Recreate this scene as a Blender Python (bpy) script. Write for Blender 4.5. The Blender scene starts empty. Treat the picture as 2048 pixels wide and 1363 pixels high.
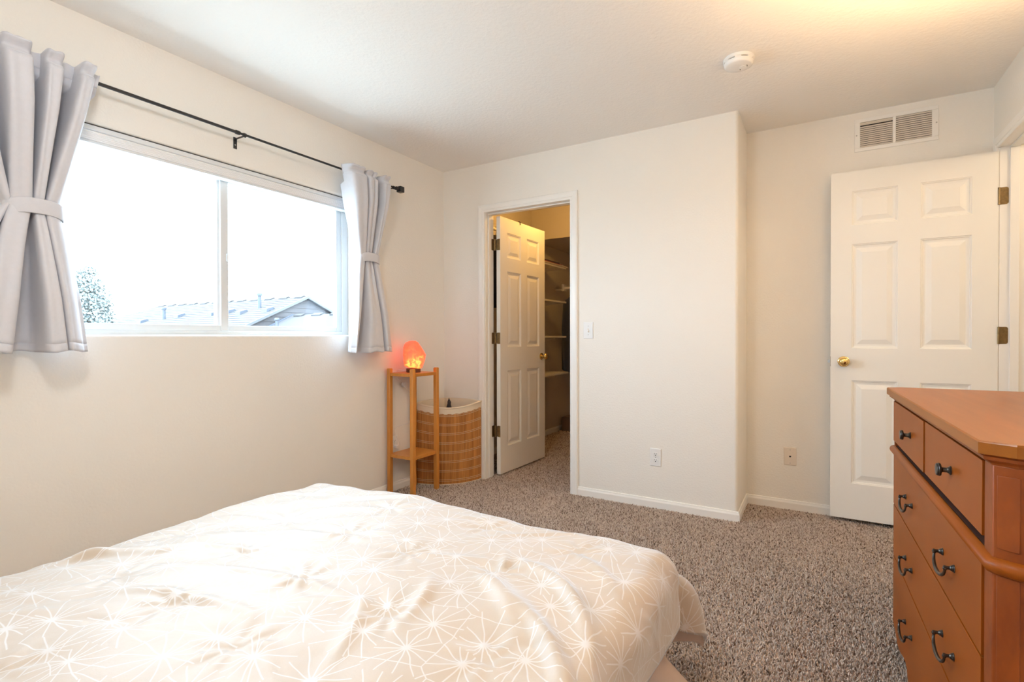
import bpy, bmesh, math, random
import numpy as np
from mathutils import Vector, Matrix

random.seed(7)
RNG = np.random.default_rng(11)
PI = math.pi
S = bpy.context.scene
COL = S.collection

# ------------------------------------------------------------------ camera
CAM = Vector((2.6142, -3.2913, 1.1040))
Rv = Vector((0.85812317, 0.51343945, -0.00213182))
Uv = Vector((-0.00235192, 0.00808271, 0.99996457))
Fv = Vector((-0.51343849, 0.85808776, -0.00814353))
cd = bpy.data.cameras.new('camera')
cam = bpy.data.objects.new('camera', cd)
COL.objects.link(cam)
cd.sensor_width = 36.0
cd.lens = 36.0 * 1022.566 / 2048.0
cd.clip_start = 0.02
cd.clip_end = 400
cam.matrix_world = Matrix(((Rv.x, Uv.x, -Fv.x, CAM.x), (Rv.y, Uv.y, -Fv.y, CAM.y),
                           (Rv.z, Uv.z, -Fv.z, CAM.z), (0, 0, 0, 1)))
S.camera = cam

# ------------------------------------------------------------------ exposure, sky, lights
S.view_settings.view_transform = 'Standard'
S.view_settings.look = 'None'
S.view_settings.gamma = 1.0
S.view_settings.exposure = 0.0
S.view_settings.use_curve_mapping = False
S.cycles.use_denoising = True
S.cycles.max_bounces = 14
S.cycles.diffuse_bounces = 8
S.cycles.transparent_max_bounces = 12
S.cycles.sample_clamp_indirect = 6.0
S.cycles.caustics_reflective = False
S.cycles.caustics_refractive = False

SKY = 20.0
W = bpy.data.worlds.new('sky')
S.world = W
W.use_nodes = True
bg = W.node_tree.nodes['Background']
bg.inputs[0].default_value = (0.64, 0.815, 1.0, 1)
bg.inputs[1].default_value = SKY


def lamp(name, kind, loc, energy, color, size=0.1, rot=None, sizey=None):
    l = bpy.data.lights.new(name, kind)
    o = bpy.data.objects.new(name, l)
    COL.objects.link(o)
    o.location = loc
    l.energy = energy
    l.color = color
    if kind == 'AREA':
        l.size = size
        if sizey:
            l.shape = 'RECTANGLE'
            l.size_y = sizey
    else:
        l.shadow_soft_size = size
    if rot:
        o.rotation_euler = rot
    return o


WIN = dict(y0=-2.60, y1=-0.93, z0=1.118, z1=2.002)
portal = lamp('window_daylight', 'AREA', (-0.13, (WIN['y0'] + WIN['y1']) / 2, (WIN['z0'] + WIN['z1']) / 2), 1, (1, 1, 1),
              WIN['z1'] - WIN['z0'], (0, -PI / 2, 0), WIN['y1'] - WIN['y0'])
portal.data.cycles.is_portal = True
lamp('ceiling_fill', 'POINT', (1.75, -3.05, 2.30), 40, (0.95, 0.975, 1.0), 0.13)  # added neutral fill, brightens the room from above the bed
lamp('table_lamp_bulb', 'POINT', (3.20, -1.45, 1.50), 180, (1.0, 0.64, 0.30), 0.05)
lamp('closet_bulb', 'POINT', (0.80, 0.62, 2.33), 18, (1.0, 0.54, 0.13), 0.05)
lamp('hallway_bulb', 'POINT', (4.15, -0.35, 2.2), 16, (1.0, 0.78, 0.52), 0.1)

# ------------------------------------------------------------------ materials


def srgb(r, g, b):
    def f(c):
        c /= 255.0
        return c / 12.92 if c <= 0.04045 else ((c + 0.055) / 1.055) ** 2.4
    return (f(r), f(g), f(b))


def mat(name, col, rough=0.5, var=None, vscale=8.0, vstretch=(1, 1, 1), bump=None, metal=0.0, spec=0.5, sheen=0.0, coat=0.0,
        detail=4.0, alpha=1.0):
    """principled material; var = second colour mixed in by noise; bump = (scale, strength, distance[, stretch])"""
    m = bpy.data.materials.new(name)
    m.use_nodes = True
    nt = m.node_tree
    N, L = nt.nodes, nt.links
    p = N['Principled BSDF']
    p.inputs['Base Color'].default_value = (*col, 1)
    p.inputs['Roughness'].default_value = rough
    p.inputs['Metallic'].default_value = metal
    p.inputs['Specular IOR Level'].default_value = spec
    p.inputs['Sheen Weight'].default_value = sheen
    p.inputs['Coat Weight'].default_value = coat
    p.inputs['Coat Roughness'].default_value = 0.15
    tc = N.new('ShaderNodeTexCoord')
    if var is not None:
        mp = N.new('ShaderNodeMapping')
        mp.inputs['Scale'].default_value = vstretch
        L.new(tc.outputs['Object'], mp.inputs['Vector'])
        nz = N.new('ShaderNodeTexNoise')
        nz.inputs['Scale'].default_value = vscale
        nz.inputs['Detail'].default_value = detail
        nz.inputs['Roughness'].default_value = 0.6
        L.new(mp.outputs['Vector'], nz.inputs['Vector'])
        rp = N.new('ShaderNodeValToRGB')
        rp.color_ramp.elements[0].position = 0.32
        rp.color_ramp.elements[0].color = (*col, 1)
        rp.color_ramp.elements[1].position = 0.68
        rp.color_ramp.elements[1].color = (*var, 1)
        L.new(nz.outputs['Fac'], rp.inputs['Fac'])
        L.new(rp.outputs['Color'], p.inputs['Base Color'])
    if bump:
        mp2 = N.new('ShaderNodeMapping')
        if len(bump) > 3:
            mp2.inputs['Scale'].default_value = bump[3]
        L.new(tc.outputs['Object'], mp2.inputs['Vector'])
        n2 = N.new('ShaderNodeTexNoise')
        n2.inputs['Scale'].default_value = bump[0]
        n2.inputs['Detail'].default_value = 3.0
        L.new(mp2.outputs['Vector'], n2.inputs['Vector'])
        b = N.new('ShaderNodeBump')
        b.inputs['Strength'].default_value = bump[1]
        b.inputs['Distance'].default_value = bump[2]
        L.new(n2.outputs['Fac'], b.inputs['Height'])
        L.new(b.outputs['Normal'], p.inputs['Normal'])
    return m


M_wall = mat('wall_paint', (0.825, 0.797, 0.742), 0.75, bump=(95, 0.35, 0.004), spec=0.25)
M_ceil = mat('ceiling_paint', (0.88, 0.86, 0.83), 0.85, bump=(60, 0.35, 0.005), spec=0.2)
M_closet = mat('closet_dimmed_paint', (0.56, 0.51, 0.45), 0.8, bump=(95, 0.35, 0.004), spec=0.2)  # paint darkened to put the closet's dimness into the colour
M_trim = mat('trim_paint', (0.84, 0.82, 0.78), 0.38, bump=(14, 0.05, 0.003))
M_door = mat('door_paint', (0.83, 0.81, 0.76), 0.36, bump=(40, 0.06, 0.002, (1, 1, 0.15)))
M_vinyl = mat('window_vinyl', (0.70, 0.725, 0.74), 0.3)
M_shade = mat('shade_fabric', (0.84, 0.84, 0.85), 0.7, bump=(300, 0.2, 0.001))
M_gap = mat('gap_shade_black', (0.03, 0.03, 0.03), 0.9)
M_curtain = mat('curtain_fabric', (0.60, 0.605, 0.65), 0.62, var=(0.58, 0.585, 0.63), vscale=60, bump=(500, 0.12, 0.001), sheen=0.25)
M_black = mat('black_metal', (0.022, 0.021, 0.022), 0.42, metal=0.3, bump=(60, 0.05, 0.001))
M_brass = mat('polished_brass', (0.78, 0.55, 0.20), 0.16, metal=1.0, var=(0.82, 0.60, 0.26), vscale=20)
M_oldbrass = mat('aged_brass', (0.30, 0.21, 0.10), 0.38, metal=0.85, var=(0.20, 0.14, 0.07), vscale=60)
M_plate = mat('white_plastic', (0.80, 0.80, 0.79), 0.35, bump=(40, 0.02, 0.001))
M_ivory = mat('ivory_plastic', (0.74, 0.66, 0.57), 0.4, bump=(40, 0.02, 0.001))
M_slot = mat('dark_slot', (0.02, 0.018, 0.016), 0.7)
M_screw = mat('screw_steel', (0.45, 0.44, 0.42), 0.35, metal=0.8)
M_bamboo = mat('bamboo_wood', (0.48, 0.185, 0.028), 0.38, var=(0.55, 0.225, 0.04), vscale=9, vstretch=(6, 6, 0.5), coat=0.15, bump=(40, 0.06, 0.001, (5, 5, 0.4)))
M_slat = mat('bamboo_slat', (0.60, 0.275, 0.075), 0.5, var=(0.31, 0.11, 0.023), vscale=60, vstretch=(1.3, 1.3, 0.05))
M_thread = mat('tan_thread', (0.66, 0.50, 0.32), 0.8, bump=(400, 0.2, 0.001))
M_canvas = mat('cream_canvas', (0.72, 0.62, 0.48), 0.85, bump=(350, 0.25, 0.001))
M_dres = mat('dresser_wood', (0.285, 0.069, 0.004), 0.42, var=(0.235, 0.054, 0.0035), vscale=4.0, vstretch=(0.6, 6, 1.0), spec=0.2, coat=0.03, bump=(90, 0.05, 0.001, (0.3, 3, 1)))
M_drestop = mat('dresser_top_wood', (0.29, 0.092, 0.009), 0.38, var=(0.24, 0.074, 0.0075), vscale=5.0, vstretch=(0.5, 7, 7), spec=0.25, coat=0.06, bump=(90, 0.04, 0.001, (0.3, 4, 4)))
M_drespost = mat('dresser_post_wood', (0.27, 0.060, 0.006), 0.45, var=(0.17, 0.034, 0.005), vscale=14.0, vstretch=(1, 1, 0.5), spec=0.3, coat=0.08, bump=(60, 0.15, 0.002))
M_dresdark = mat('dresser_gap_shade_wood', (0.055, 0.018, 0.010), 0.7, var=(0.04, 0.014, 0.008), vscale=8)  # near-black brown paints shade into the drawer gaps and ledge recess
M_iron = mat('aged_pewter', (0.085, 0.08, 0.072), 0.3, metal=0.8, var=(0.05, 0.047, 0.043), vscale=60)
M_mattress = mat('mattress_ticking', (0.75, 0.73, 0.70), 0.85, bump=(200, 0.2, 0.002))
M_skirt = mat('bed_skirt_cotton', (0.72, 0.62, 0.57), 0.8, bump=(250, 0.15, 0.001))
M_lining = mat('comforter_lining', (0.66, 0.52, 0.44), 0.75, bump=(150, 0.15, 0.001))
M_coat = mat('navy_coat_fabric', (0.035, 0.04, 0.062), 0.8, var=(0.028, 0.032, 0.05), vscale=30, sheen=0.3)
M_cloth2 = mat('charcoal_garment', (0.030, 0.026, 0.030), 0.85, var=(0.05, 0.04, 0.045), vscale=12)
M_cloth3 = mat('brown_garment', (0.085, 0.055, 0.045), 0.85, var=(0.06, 0.04, 0.035), vscale=12)
M_shelf = mat('white_shelf_melamine', (0.72, 0.68, 0.62), 0.45, bump=(30, 0.03, 0.001))
M_card = mat('brown_cardboard', (0.17, 0.10, 0.065), 0.85, var=(0.15, 0.09, 0.06), vscale=20)
M_paper = mat('pale_paper', (0.62, 0.52, 0.42), 0.7, bump=(30, 0.1, 0.002))
M_folder = mat('red_folder_card', (0.42, 0.10, 0.07), 0.6, bump=(30, 0.05, 0.001))
M_binder = mat('dark_binder_cover', (0.05, 0.045, 0.07), 0.5, bump=(30, 0.05, 0.001))
M_lampbase = mat('lamp_base_wood', (0.12, 0.055, 0.03), 0.5, var=(0.09, 0.04, 0.022), vscale=20, vstretch=(1, 1, 4))
M_cord = mat('white_cord', (0.75, 0.73, 0.72), 0.45, bump=(60, 0.02, 0.001))
M_lshade = mat('linen_shade', (0.70, 0.60, 0.45), 0.8, bump=(200, 0.2, 0.001))
M_ceramic = mat('ceramic_base', (0.35, 0.30, 0.25), 0.3, bump=(10, 0.1, 0.002))
M_roof = mat('roof_shingle', (0.040, 0.036, 0.035), 0.9, var=(0.044, 0.040, 0.039), vscale=3.0, vstretch=(1, 1, 6), bump=(20, 0.3, 0.02))
M_siding = mat('house_siding', (0.055, 0.050, 0.051), 0.8, var=(0.059, 0.054, 0.055), vscale=2.0)
M_fascia = mat('house_fascia', (0.07, 0.07, 0.07), 0.7, bump=(5, 0.05, 0.01))
M_pipe = mat('vent_pipe_metal', (0.05, 0.058, 0.075), 0.6, bump=(10, 0.05, 0.002))
M_leaf = mat('tree_leaves', (0.19, 0.215, 0.205), 0.7, var=(0.21, 0.23, 0.215), vscale=3)
M_bark = mat('tree_bark', (0.06, 0.055, 0.05), 0.9, bump=(20, 0.5, 0.02))
M_ground = mat('outdoor_ground', (0.50, 0.50, 0.46), 0.95, var=(0.54, 0.54, 0.50), vscale=0.4)


def glass_material():
    m = bpy.data.materials.new('window_glass')
    m.use_nodes = True
    nt = m.node_tree
    N, L = nt.nodes, nt.links
    N.remove(N['Principled BSDF'])
    t = N.new('ShaderNodeBsdfTransparent')
    t.inputs[0].default_value = (0.97, 0.985, 0.98, 1)
    g = N.new('ShaderNodeBsdfGlossy')
    g.inputs['Roughness'].default_value = 0.02
    mx = N.new('ShaderNodeMixShader')
    mx.inputs[0].default_value = 0.045
    L.new(t.outputs[0], mx.inputs[1])
    L.new(g.outputs[0], mx.inputs[2])
    L.new(mx.outputs[0], N['Material Output'].inputs[0])
    return m


M_glass = glass_material()


def carpet_material(name, pile):
    m = bpy.data.materials.new(name)
    m.use_nodes = True
    nt = m.node_tree
    N, L = nt.nodes, nt.links
    p = N['Principled BSDF']
    p.inputs['Roughness'].default_value = 0.95
    p.inputs['Specular IOR Level'].default_value = 0.1
    p.inputs['Sheen Weight'].default_value = 0.15
    rp = N.new('ShaderNodeValToRGB')
    cr = rp.color_ramp
    cr.elements[0].position = 0.0
    cr.elements[0].color = (0.11, 0.064, 0.043, 1)
    cr.elements[1].position = 1.0
    cr.elements[1].color = (0.74, 0.625, 0.54, 1)
    e = cr.elements.new(0.25)
    e.color = (0.30, 0.21, 0.16, 1)
    e = cr.elements.new(0.55)
    e.color = (0.53, 0.42, 0.345, 1)
    if pile:
        a = N.new('ShaderNodeAttribute')
        a.attribute_name = 'tint'
        L.new(a.outputs['Fac'], rp.inputs['Fac'])
    else:
        tc = N.new('ShaderNodeTexCoord')
        nz = N.new('ShaderNodeTexNoise')
        nz.inputs['Scale'].default_value = 110
        nz.inputs['Detail'].default_value = 2
        L.new(tc.outputs['Object'], nz.inputs['Vector'])
        L.new(nz.outputs['Fac'], rp.inputs['Fac'])
        b = N.new('ShaderNodeBump')
        b.inputs['Distance'].default_value = 0.006
        L.new(nz.outputs['Fac'], b.inputs['Height'])
        L.new(b.outputs['Normal'], p.inputs['Normal'])
    L.new(rp.outputs['Color'], p.inputs['Base Color'])
    return m


M_carpet = carpet_material('carpet_backing', False)
M_pile = carpet_material('carpet_yarn', True)


def shade_material():
    m = bpy.data.materials.new('lamp_shade_linen')
    m.use_nodes = True
    N, L = m.node_tree.nodes, m.node_tree.links
    N.remove(N['Principled BSDF'])
    d = N.new('ShaderNodeBsdfDiffuse'); d.inputs[0].default_value = (0.7, 0.62, 0.5, 1)
    t = N.new('ShaderNodeBsdfTranslucent'); t.inputs[0].default_value = (0.8, 0.66, 0.48, 1)
    x = N.new('ShaderNodeMixShader'); x.inputs[0].default_value = 0.6
    L.new(d.outputs[0], x.inputs[1]); L.new(t.outputs[0], x.inputs[2])
    L.new(x.outputs[0], N['Material Output'].inputs[0])
    return m


M_lshade = shade_material()


def comforter_material():
    m = bpy.data.materials.new('comforter_satin')
    m.use_nodes = True
    nt = m.node_tree
    N, L = nt.nodes, nt.links
    p = N['Principled BSDF']
    uv = N.new('ShaderNodeUVMap')
    uv.uv_map = 'cloth'
    wob = N.new('ShaderNodeTexNoise')
    wob.inputs['Scale'].default_value = 14
    wob.inputs['Detail'].default_value = 1
    L.new(uv.outputs[0], wob.inputs['Vector'])
    sub = N.new('ShaderNodeVectorMath'); sub.operation = 'SUBTRACT'
    L.new(wob.outputs['Color'], sub.inputs[0])
    sub.inputs[1].default_value = (0.5, 0.5, 0.5)
    scl = N.new('ShaderNodeVectorMath'); scl.operation = 'SCALE'
    L.new(sub.outputs[0], scl.inputs[0])
    scl.inputs['Scale'].default_value = 0.013
    add = N.new('ShaderNodeVectorMath'); add.operation = 'ADD'
    L.new(uv.outputs[0], add.inputs[0])
    L.new(scl.outputs[0], add.inputs[1])

    def bursts(scale, spokes, width, offset):
        off = N.new('ShaderNodeVectorMath'); off.operation = 'ADD'
        L.new(add.outputs[0], off.inputs[0])
        off.inputs[1].default_value = offset
        vo = N.new('ShaderNodeTexVoronoi')
        vo.voronoi_dimensions = '2D'
        vo.inputs['Scale'].default_value = scale
        vo.inputs['Randomness'].default_value = 0.75
        L.new(off.outputs[0], vo.inputs['Vector'])
        d = N.new('ShaderNodeVectorMath'); d.operation = 'SUBTRACT'
        L.new(off.outputs[0], d.inputs[0])
        L.new(vo.outputs['Position'], d.inputs[1])
        sp = N.new('ShaderNodeSeparateXYZ')
        L.new(d.outputs[0], sp.inputs[0])
        at = N.new('ShaderNodeMath'); at.operation = 'ARCTAN2'
        L.new(sp.outputs['Y'], at.inputs[0])
        L.new(sp.outputs['X'], at.inputs[1])
        sc = N.new('ShaderNodeSeparateColor')
        L.new(vo.outputs['Color'], sc.inputs[0])
        ma = N.new('ShaderNodeMath'); ma.operation = 'MULTIPLY_ADD'
        L.new(at.outputs[0], ma.inputs[0])
        ma.inputs[1].default_value = spokes / 2.0
        m3 = N.new('ShaderNodeMath'); m3.operation = 'MULTIPLY'
        L.new(sc.outputs[0], m3.inputs[0])
        m3.inputs[1].default_value = PI
        L.new(m3.outputs[0], ma.inputs[2])
        sn = N.new('ShaderNodeMath'); sn.operation = 'SINE'
        L.new(ma.outputs[0], sn.inputs[0])
        ab = N.new('ShaderNodeMath'); ab.operation = 'ABSOLUTE'
        L.new(sn.outputs[0], ab.inputs[0])
        ln = N.new('ShaderNodeVectorMath'); ln.operation = 'LENGTH'
        L.new(d.outputs[0], ln.inputs[0])
        mu = N.new('ShaderNodeMath'); mu.operation = 'MULTIPLY'
        L.new(ab.outputs[0], mu.inputs[0])
        L.new(ln.outputs['Value'], mu.inputs[1])
        mr = N.new('ShaderNodeMapRange')
        mr.inputs['From Min'].default_value = width * spokes / 2.0
        mr.inputs['From Max'].default_value = width * spokes / 2.0 * 0.5
        L.new(mu.outputs[0], mr.inputs['Value'])
        return mr.outputs[0]

    def edges(scale, width, offset):
        off = N.new('ShaderNodeVectorMath'); off.operation = 'ADD'
        L.new(add.outputs[0], off.inputs[0])
        off.inputs[1].default_value = offset
        vo = N.new('ShaderNodeTexVoronoi')
        vo.voronoi_dimensions = '2D'
        vo.feature = 'DISTANCE_TO_EDGE'
        vo.inputs['Scale'].default_value = scale
        vo.inputs['Randomness'].default_value = 0.75
        L.new(off.outputs[0], vo.inputs['Vector'])
        mr = N.new('ShaderNodeMapRange')
        mr.inputs['From Min'].default_value = width * scale
        mr.inputs['From Max'].default_value = width * scale * 0.5
        L.new(vo.outputs['Distance'], mr.inputs['Value'])
        return mr.outputs[0]
    b1 = bursts(7.2, 13, 0.0020, (0.0, 0.0, 0))
    b2 = edges(5.2, 0.0017, (3.3, 1.7, 0))
    mx = N.new('ShaderNodeMath'); mx.operation = 'MAXIMUM'
    L.new(b1, mx.inputs[0])
    L.new(b2, mx.inputs[1])
    mix = N.new('ShaderNodeMix'); mix.data_type = 'RGBA'
    L.new(mx.outputs[0], mix.inputs['Factor'])
    mix.inputs[6].default_value = (0.55, 0.455, 0.355, 1)
    mix.inputs[7].default_value = (0.70, 0.665, 0.635, 1)
    L.new(mix.outputs[2], p.inputs['Base Color'])
    p.inputs['Roughness'].default_value = 0.5
    p.inputs['Specular IOR Level'].default_value = 0.6
    p.inputs['Sheen Weight'].default_value = 0.9
    p.inputs['Sheen Roughness'].default_value = 0.5
    p.inputs['Sheen Tint'].default_value = (0.84, 0.91, 1, 1)
    nz = N.new('ShaderNodeTexNoise')
    nz.inputs['Scale'].default_value = 26
    nz.inputs['Detail'].default_value = 5
    L.new(uv.outputs[0], nz.inputs['Vector'])
    b = N.new('ShaderNodeBump')
    b.inputs['Strength'].default_value = 0.25
    b.inputs['Distance'].default_value = 0.006
    L.new(nz.outputs['Fac'], b.inputs['Height'])
    L.new(b.outputs['Normal'], p.inputs['Normal'])
    return m


M_comf = comforter_material()


def salt_material():
    """crystal lit from the bulb inside it: hottest beside the bulb, orange to pink further away"""
    m = bpy.data.materials.new('salt_crystal')
    m.use_nodes = True
    nt = m.node_tree
    N, L = nt.nodes, nt.links
    p = N['Principled BSDF']
    p.inputs['Base Color'].default_value = (0.50, 0.10, 0.05, 1)
    p.inputs['Roughness'].default_value = 0.45
    tc = N.new('ShaderNodeTexCoord')
    nz = N.new('ShaderNodeTexNoise')
    nz.inputs['Scale'].default_value = 26
    nz.inputs['Detail'].default_value = 5
    nz.inputs['Distortion'].default_value = 0.8
    L.new(tc.outputs['Object'], nz.inputs['Vector'])
    ds = N.new('ShaderNodeVectorMath'); ds.operation = 'DISTANCE'
    L.new(tc.outputs['Object'], ds.inputs[0])
    ds.inputs[1].default_value = (0.045, -0.045, 0.068)
    mr = N.new('ShaderNodeMapRange')
    mr.inputs['From Min'].default_value = 0.02
    mr.inputs['From Max'].default_value = 0.16
    mr.inputs['To Min'].default_value = 1.0
    mr.inputs['To Max'].default_value = 0.0
    L.new(ds.outputs['Value'], mr.inputs['Value'])
    ma = N.new('ShaderNodeMath'); ma.operation = 'MULTIPLY_ADD'
    L.new(nz.outputs['Fac'], ma.inputs[0])
    ma.inputs[1].default_value = 1.7
    ma.inputs[2].default_value = -0.85
    ad = N.new('ShaderNodeMath'); ad.operation = 'ADD'
    L.new(ma.outputs[0], ad.inputs[0])
    L.new(mr.outputs[0], ad.inputs[1])
    rp = N.new('ShaderNodeValToRGB')
    cr = rp.color_ramp
    cr.elements[0].position = 0.0
    cr.elements[0].color = (0.55, 0.045, 0.022, 1)
    cr.elements[1].position = 1.0
    cr.elements[1].color = (1.0, 0.36, 0.07, 1)
    for pos, c in ((0.35, (0.8, 0.055, 0.022, 1)), (0.62, (0.95, 0.085, 0.026, 1)), (0.85, (1.0, 0.17, 0.035, 1))):
        e = cr.elements.new(pos)
        e.color = c
    L.new(ad.outputs[0], rp.inputs['Fac'])
    L.new(rp.outputs['Color'], p.inputs['Emission Color'])
    p.inputs['Emission Strength'].default_value = 2.2
    b = N.new('ShaderNodeBump')
    b.inputs['Strength'].default_value = 0.5
    b.inputs['Distance'].default_value = 0.01
    L.new(nz.outputs['Fac'], b.inputs['Height'])
    L.new(b.outputs['Normal'], p.inputs['Normal'])
    return m


M_salt = salt_material()

# ------------------------------------------------------------------ mesh helpers
WM = {}


class MB:
    def __init__(self):
        self.v, self.f = [], []

    def add(self, vs, fs):
        o = len(self.v)
        self.v += [tuple(q) for q in vs]
        self.f += [tuple(i + o for i in q) for q in fs]
        return self

    def box(self, x0, y0, z0, x1, y1, z1):
        x0, x1 = sorted((x0, x1)); y0, y1 = sorted((y0, y1)); z0, z1 = sorted((z0, z1))
        vs = [(x0, y0, z0), (x1, y0, z0), (x1, y1, z0), (x0, y1, z0), (x0, y0, z1), (x1, y0, z1), (x1, y1, z1), (x0, y1, z1)]
        return self.add(vs, [(3, 2, 1, 0), (4, 5, 6, 7), (0, 1, 5, 4), (1, 2, 6, 5), (2, 3, 7, 6), (3, 0, 4, 7)])

    def prism(self, poly, a0, a1, axis='z'):
        n = len(poly)

        def P(p, a):
            return {'z': (p[0], p[1], a), 'y': (p[0], a, p[1]), 'x': (a, p[0], p[1])}[axis]
        vs = [P(p, a0) for p in poly] + [P(p, a1) for p in poly]
        fs = [tuple(range(n))[::-1], tuple(range(n, 2 * n))] + [(i, (i + 1) % n, n + (i + 1) % n, n + i) for i in range(n)]
        return self.add(vs, fs)

    def lathe(self, prof, origin=(0, 0, 0), axis='z', seg=20, close=True):
        """prof: (radius, height along axis)"""
        ox, oy, oz = origin
        vs, fs = [], []
        for r, h in prof:
            for k in range(seg):
                a = 2 * PI * k / seg
                c, s = r * math.cos(a), r * math.sin(a)
                vs.append({'z': (ox + c, oy + s, oz + h), 'x': (ox + h, oy + c, oz + s), 'y': (ox + c, oy + h, oz + s)}[axis])
        for i in range(len(prof) - 1):
            for k in range(seg):
                k2 = (k + 1) % seg
                fs.append((i * seg + k, i * seg + k2, (i + 1) * seg + k2, (i + 1) * seg + k))
        if close:
            fs.append(tuple(range(seg))[::-1])
            fs.append(tuple((len(prof) - 1) * seg + k for k in range(seg)))
        return self.add(vs, fs)

    def tube(self, pts, r, seg=8):
        pts = [Vector(p) for p in pts]
        n = len(pts)
        rs = r if isinstance(r, (list, tuple)) else [r] * n
        vs, fs = [], []
        prev = None
        for i, p in enumerate(pts):
            d = (pts[min(i + 1, n - 1)] - pts[max(i - 1, 0)]).normalized()
            if prev is None:
                u = d.cross(Vector((0, 0, 1)))
                if u.length < 1e-3:
                    u = d.cross(Vector((1, 0, 0)))
            else:
                u = prev - d * prev.dot(d)
            u.normalize()
            prev = u
            w = d.cross(u)
            for k in range(seg):
                a = 2 * PI * k / seg
                vs.append(p + (u * math.cos(a) + w * math.sin(a)) * rs[i])
        for i in range(n - 1):
            for k in range(seg):
                k2 = (k + 1) % seg
                fs.append((i * seg + k, i * seg + k2, (i + 1) * seg + k2, (i + 1) * seg + k))
        fs.append(tuple(range(seg))[::-1])
        fs.append(tuple((n - 1) * seg + k for k in range(seg)))
        return self.add(vs, fs)

    def sphere(self, c, r, seg=14, rings=8):
        pr = [(max(1e-4, r * math.sin(PI * i / rings)), -r * math.cos(PI * i / rings)) for i in range(rings + 1)]
        return self.lathe(pr, c, 'z', seg)

    def grid(self, P, wrap=False):
        h, w = len(P), len(P[0])
        vs = [p for row in P for p in row]
        fs = []
        for i in range(h - 1):
            for j in range(w if wrap else w - 1):
                j2 = (j + 1) % w
                fs.append((i * w + j, i * w + j2, (i + 1) * w + j2, (i + 1) * w + j))
        return self.add(vs, fs)

    def build(self, name, m, parent=None, world=True, smooth=False, bevel=0.0, recalc=True, angle=35, segs=2):
        me = bpy.data.meshes.new(name)
        vs = self.v
        if parent is not None and world:
            inv = WM[parent.name].inverted()
            vs = [inv @ Vector(q) for q in vs]
        me.from_pydata(vs, [], self.f)
        if recalc:
            b = bmesh.new()
            b.from_mesh(me)
            bmesh.ops.recalc_face_normals(b, faces=b.faces)
            b.to_mesh(me)
            b.free()
        for mm in (m if isinstance(m, (list, tuple)) else [m]):
            me.materials.append(mm)
        o = bpy.data.objects.new(name, me)
        COL.objects.link(o)
        if parent is not None:
            o.parent = parent
            WM[o.name] = WM[parent.name]
        else:
            WM[o.name] = Matrix()
        if smooth:
            me.polygons.foreach_set('use_smooth', [True] * len(me.polygons))
            me.set_sharp_from_angle(angle=math.radians(angle))
        if bevel:
            bv = o.modifiers.new('edge', 'BEVEL')
            bv.width = bevel
            bv.segments = segs
            bv.limit_method = 'ANGLE'
            bv.angle_limit = math.radians(40)
            bv.harden_normals = False
            me.polygons.foreach_set('use_smooth', [True] * len(me.polygons))
            me.set_sharp_from_angle(angle=math.radians(50))
        return o


def tag(o, label=None, cat=None, group=None, kind=None):
    if label: o['label'] = label
    if cat: o['category'] = cat
    if group: o['group'] = group
    if kind: o['kind'] = kind
    return o


def thing(name, label, cat, loc=(0, 0, 0), rz=0.0, group=None, kind=None):
    o = bpy.data.objects.new(name, None)
    COL.objects.link(o)
    o.location = loc
    o.rotation_euler = (0, 0, rz)
    o.empty_display_size = 0.05
    WM[o.name] = Matrix.Translation(loc) @ Matrix.Rotation(rz, 4, 'Z')
    return tag(o, label, cat, group, kind)


def copy_tree(o, parent=None):
    c = o.copy()
    COL.objects.link(c)
    if parent is not None:
        c.parent = parent
    WM[c.name] = WM[o.name]
    for ch in list(o.children):
        copy_tree(ch, c)
    return c


def st(o, label, cat):
    return tag(o, label, cat, kind='structure')


# ------------------------------------------------------------------ room shell
H = 2.44
XB, YA, XR = 2.2075, 0.4118, 3.4256
YR = -4.3
TK = 0.115
# floor
fl = MB().box(-0.12, YR - 0.12, -0.15, 4.9, 2.75, 0.0).build('floor', M_carpet)
st(fl, 'speckled beige and brown cut pile carpet covering the bedroom floor', 'carpet')


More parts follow.
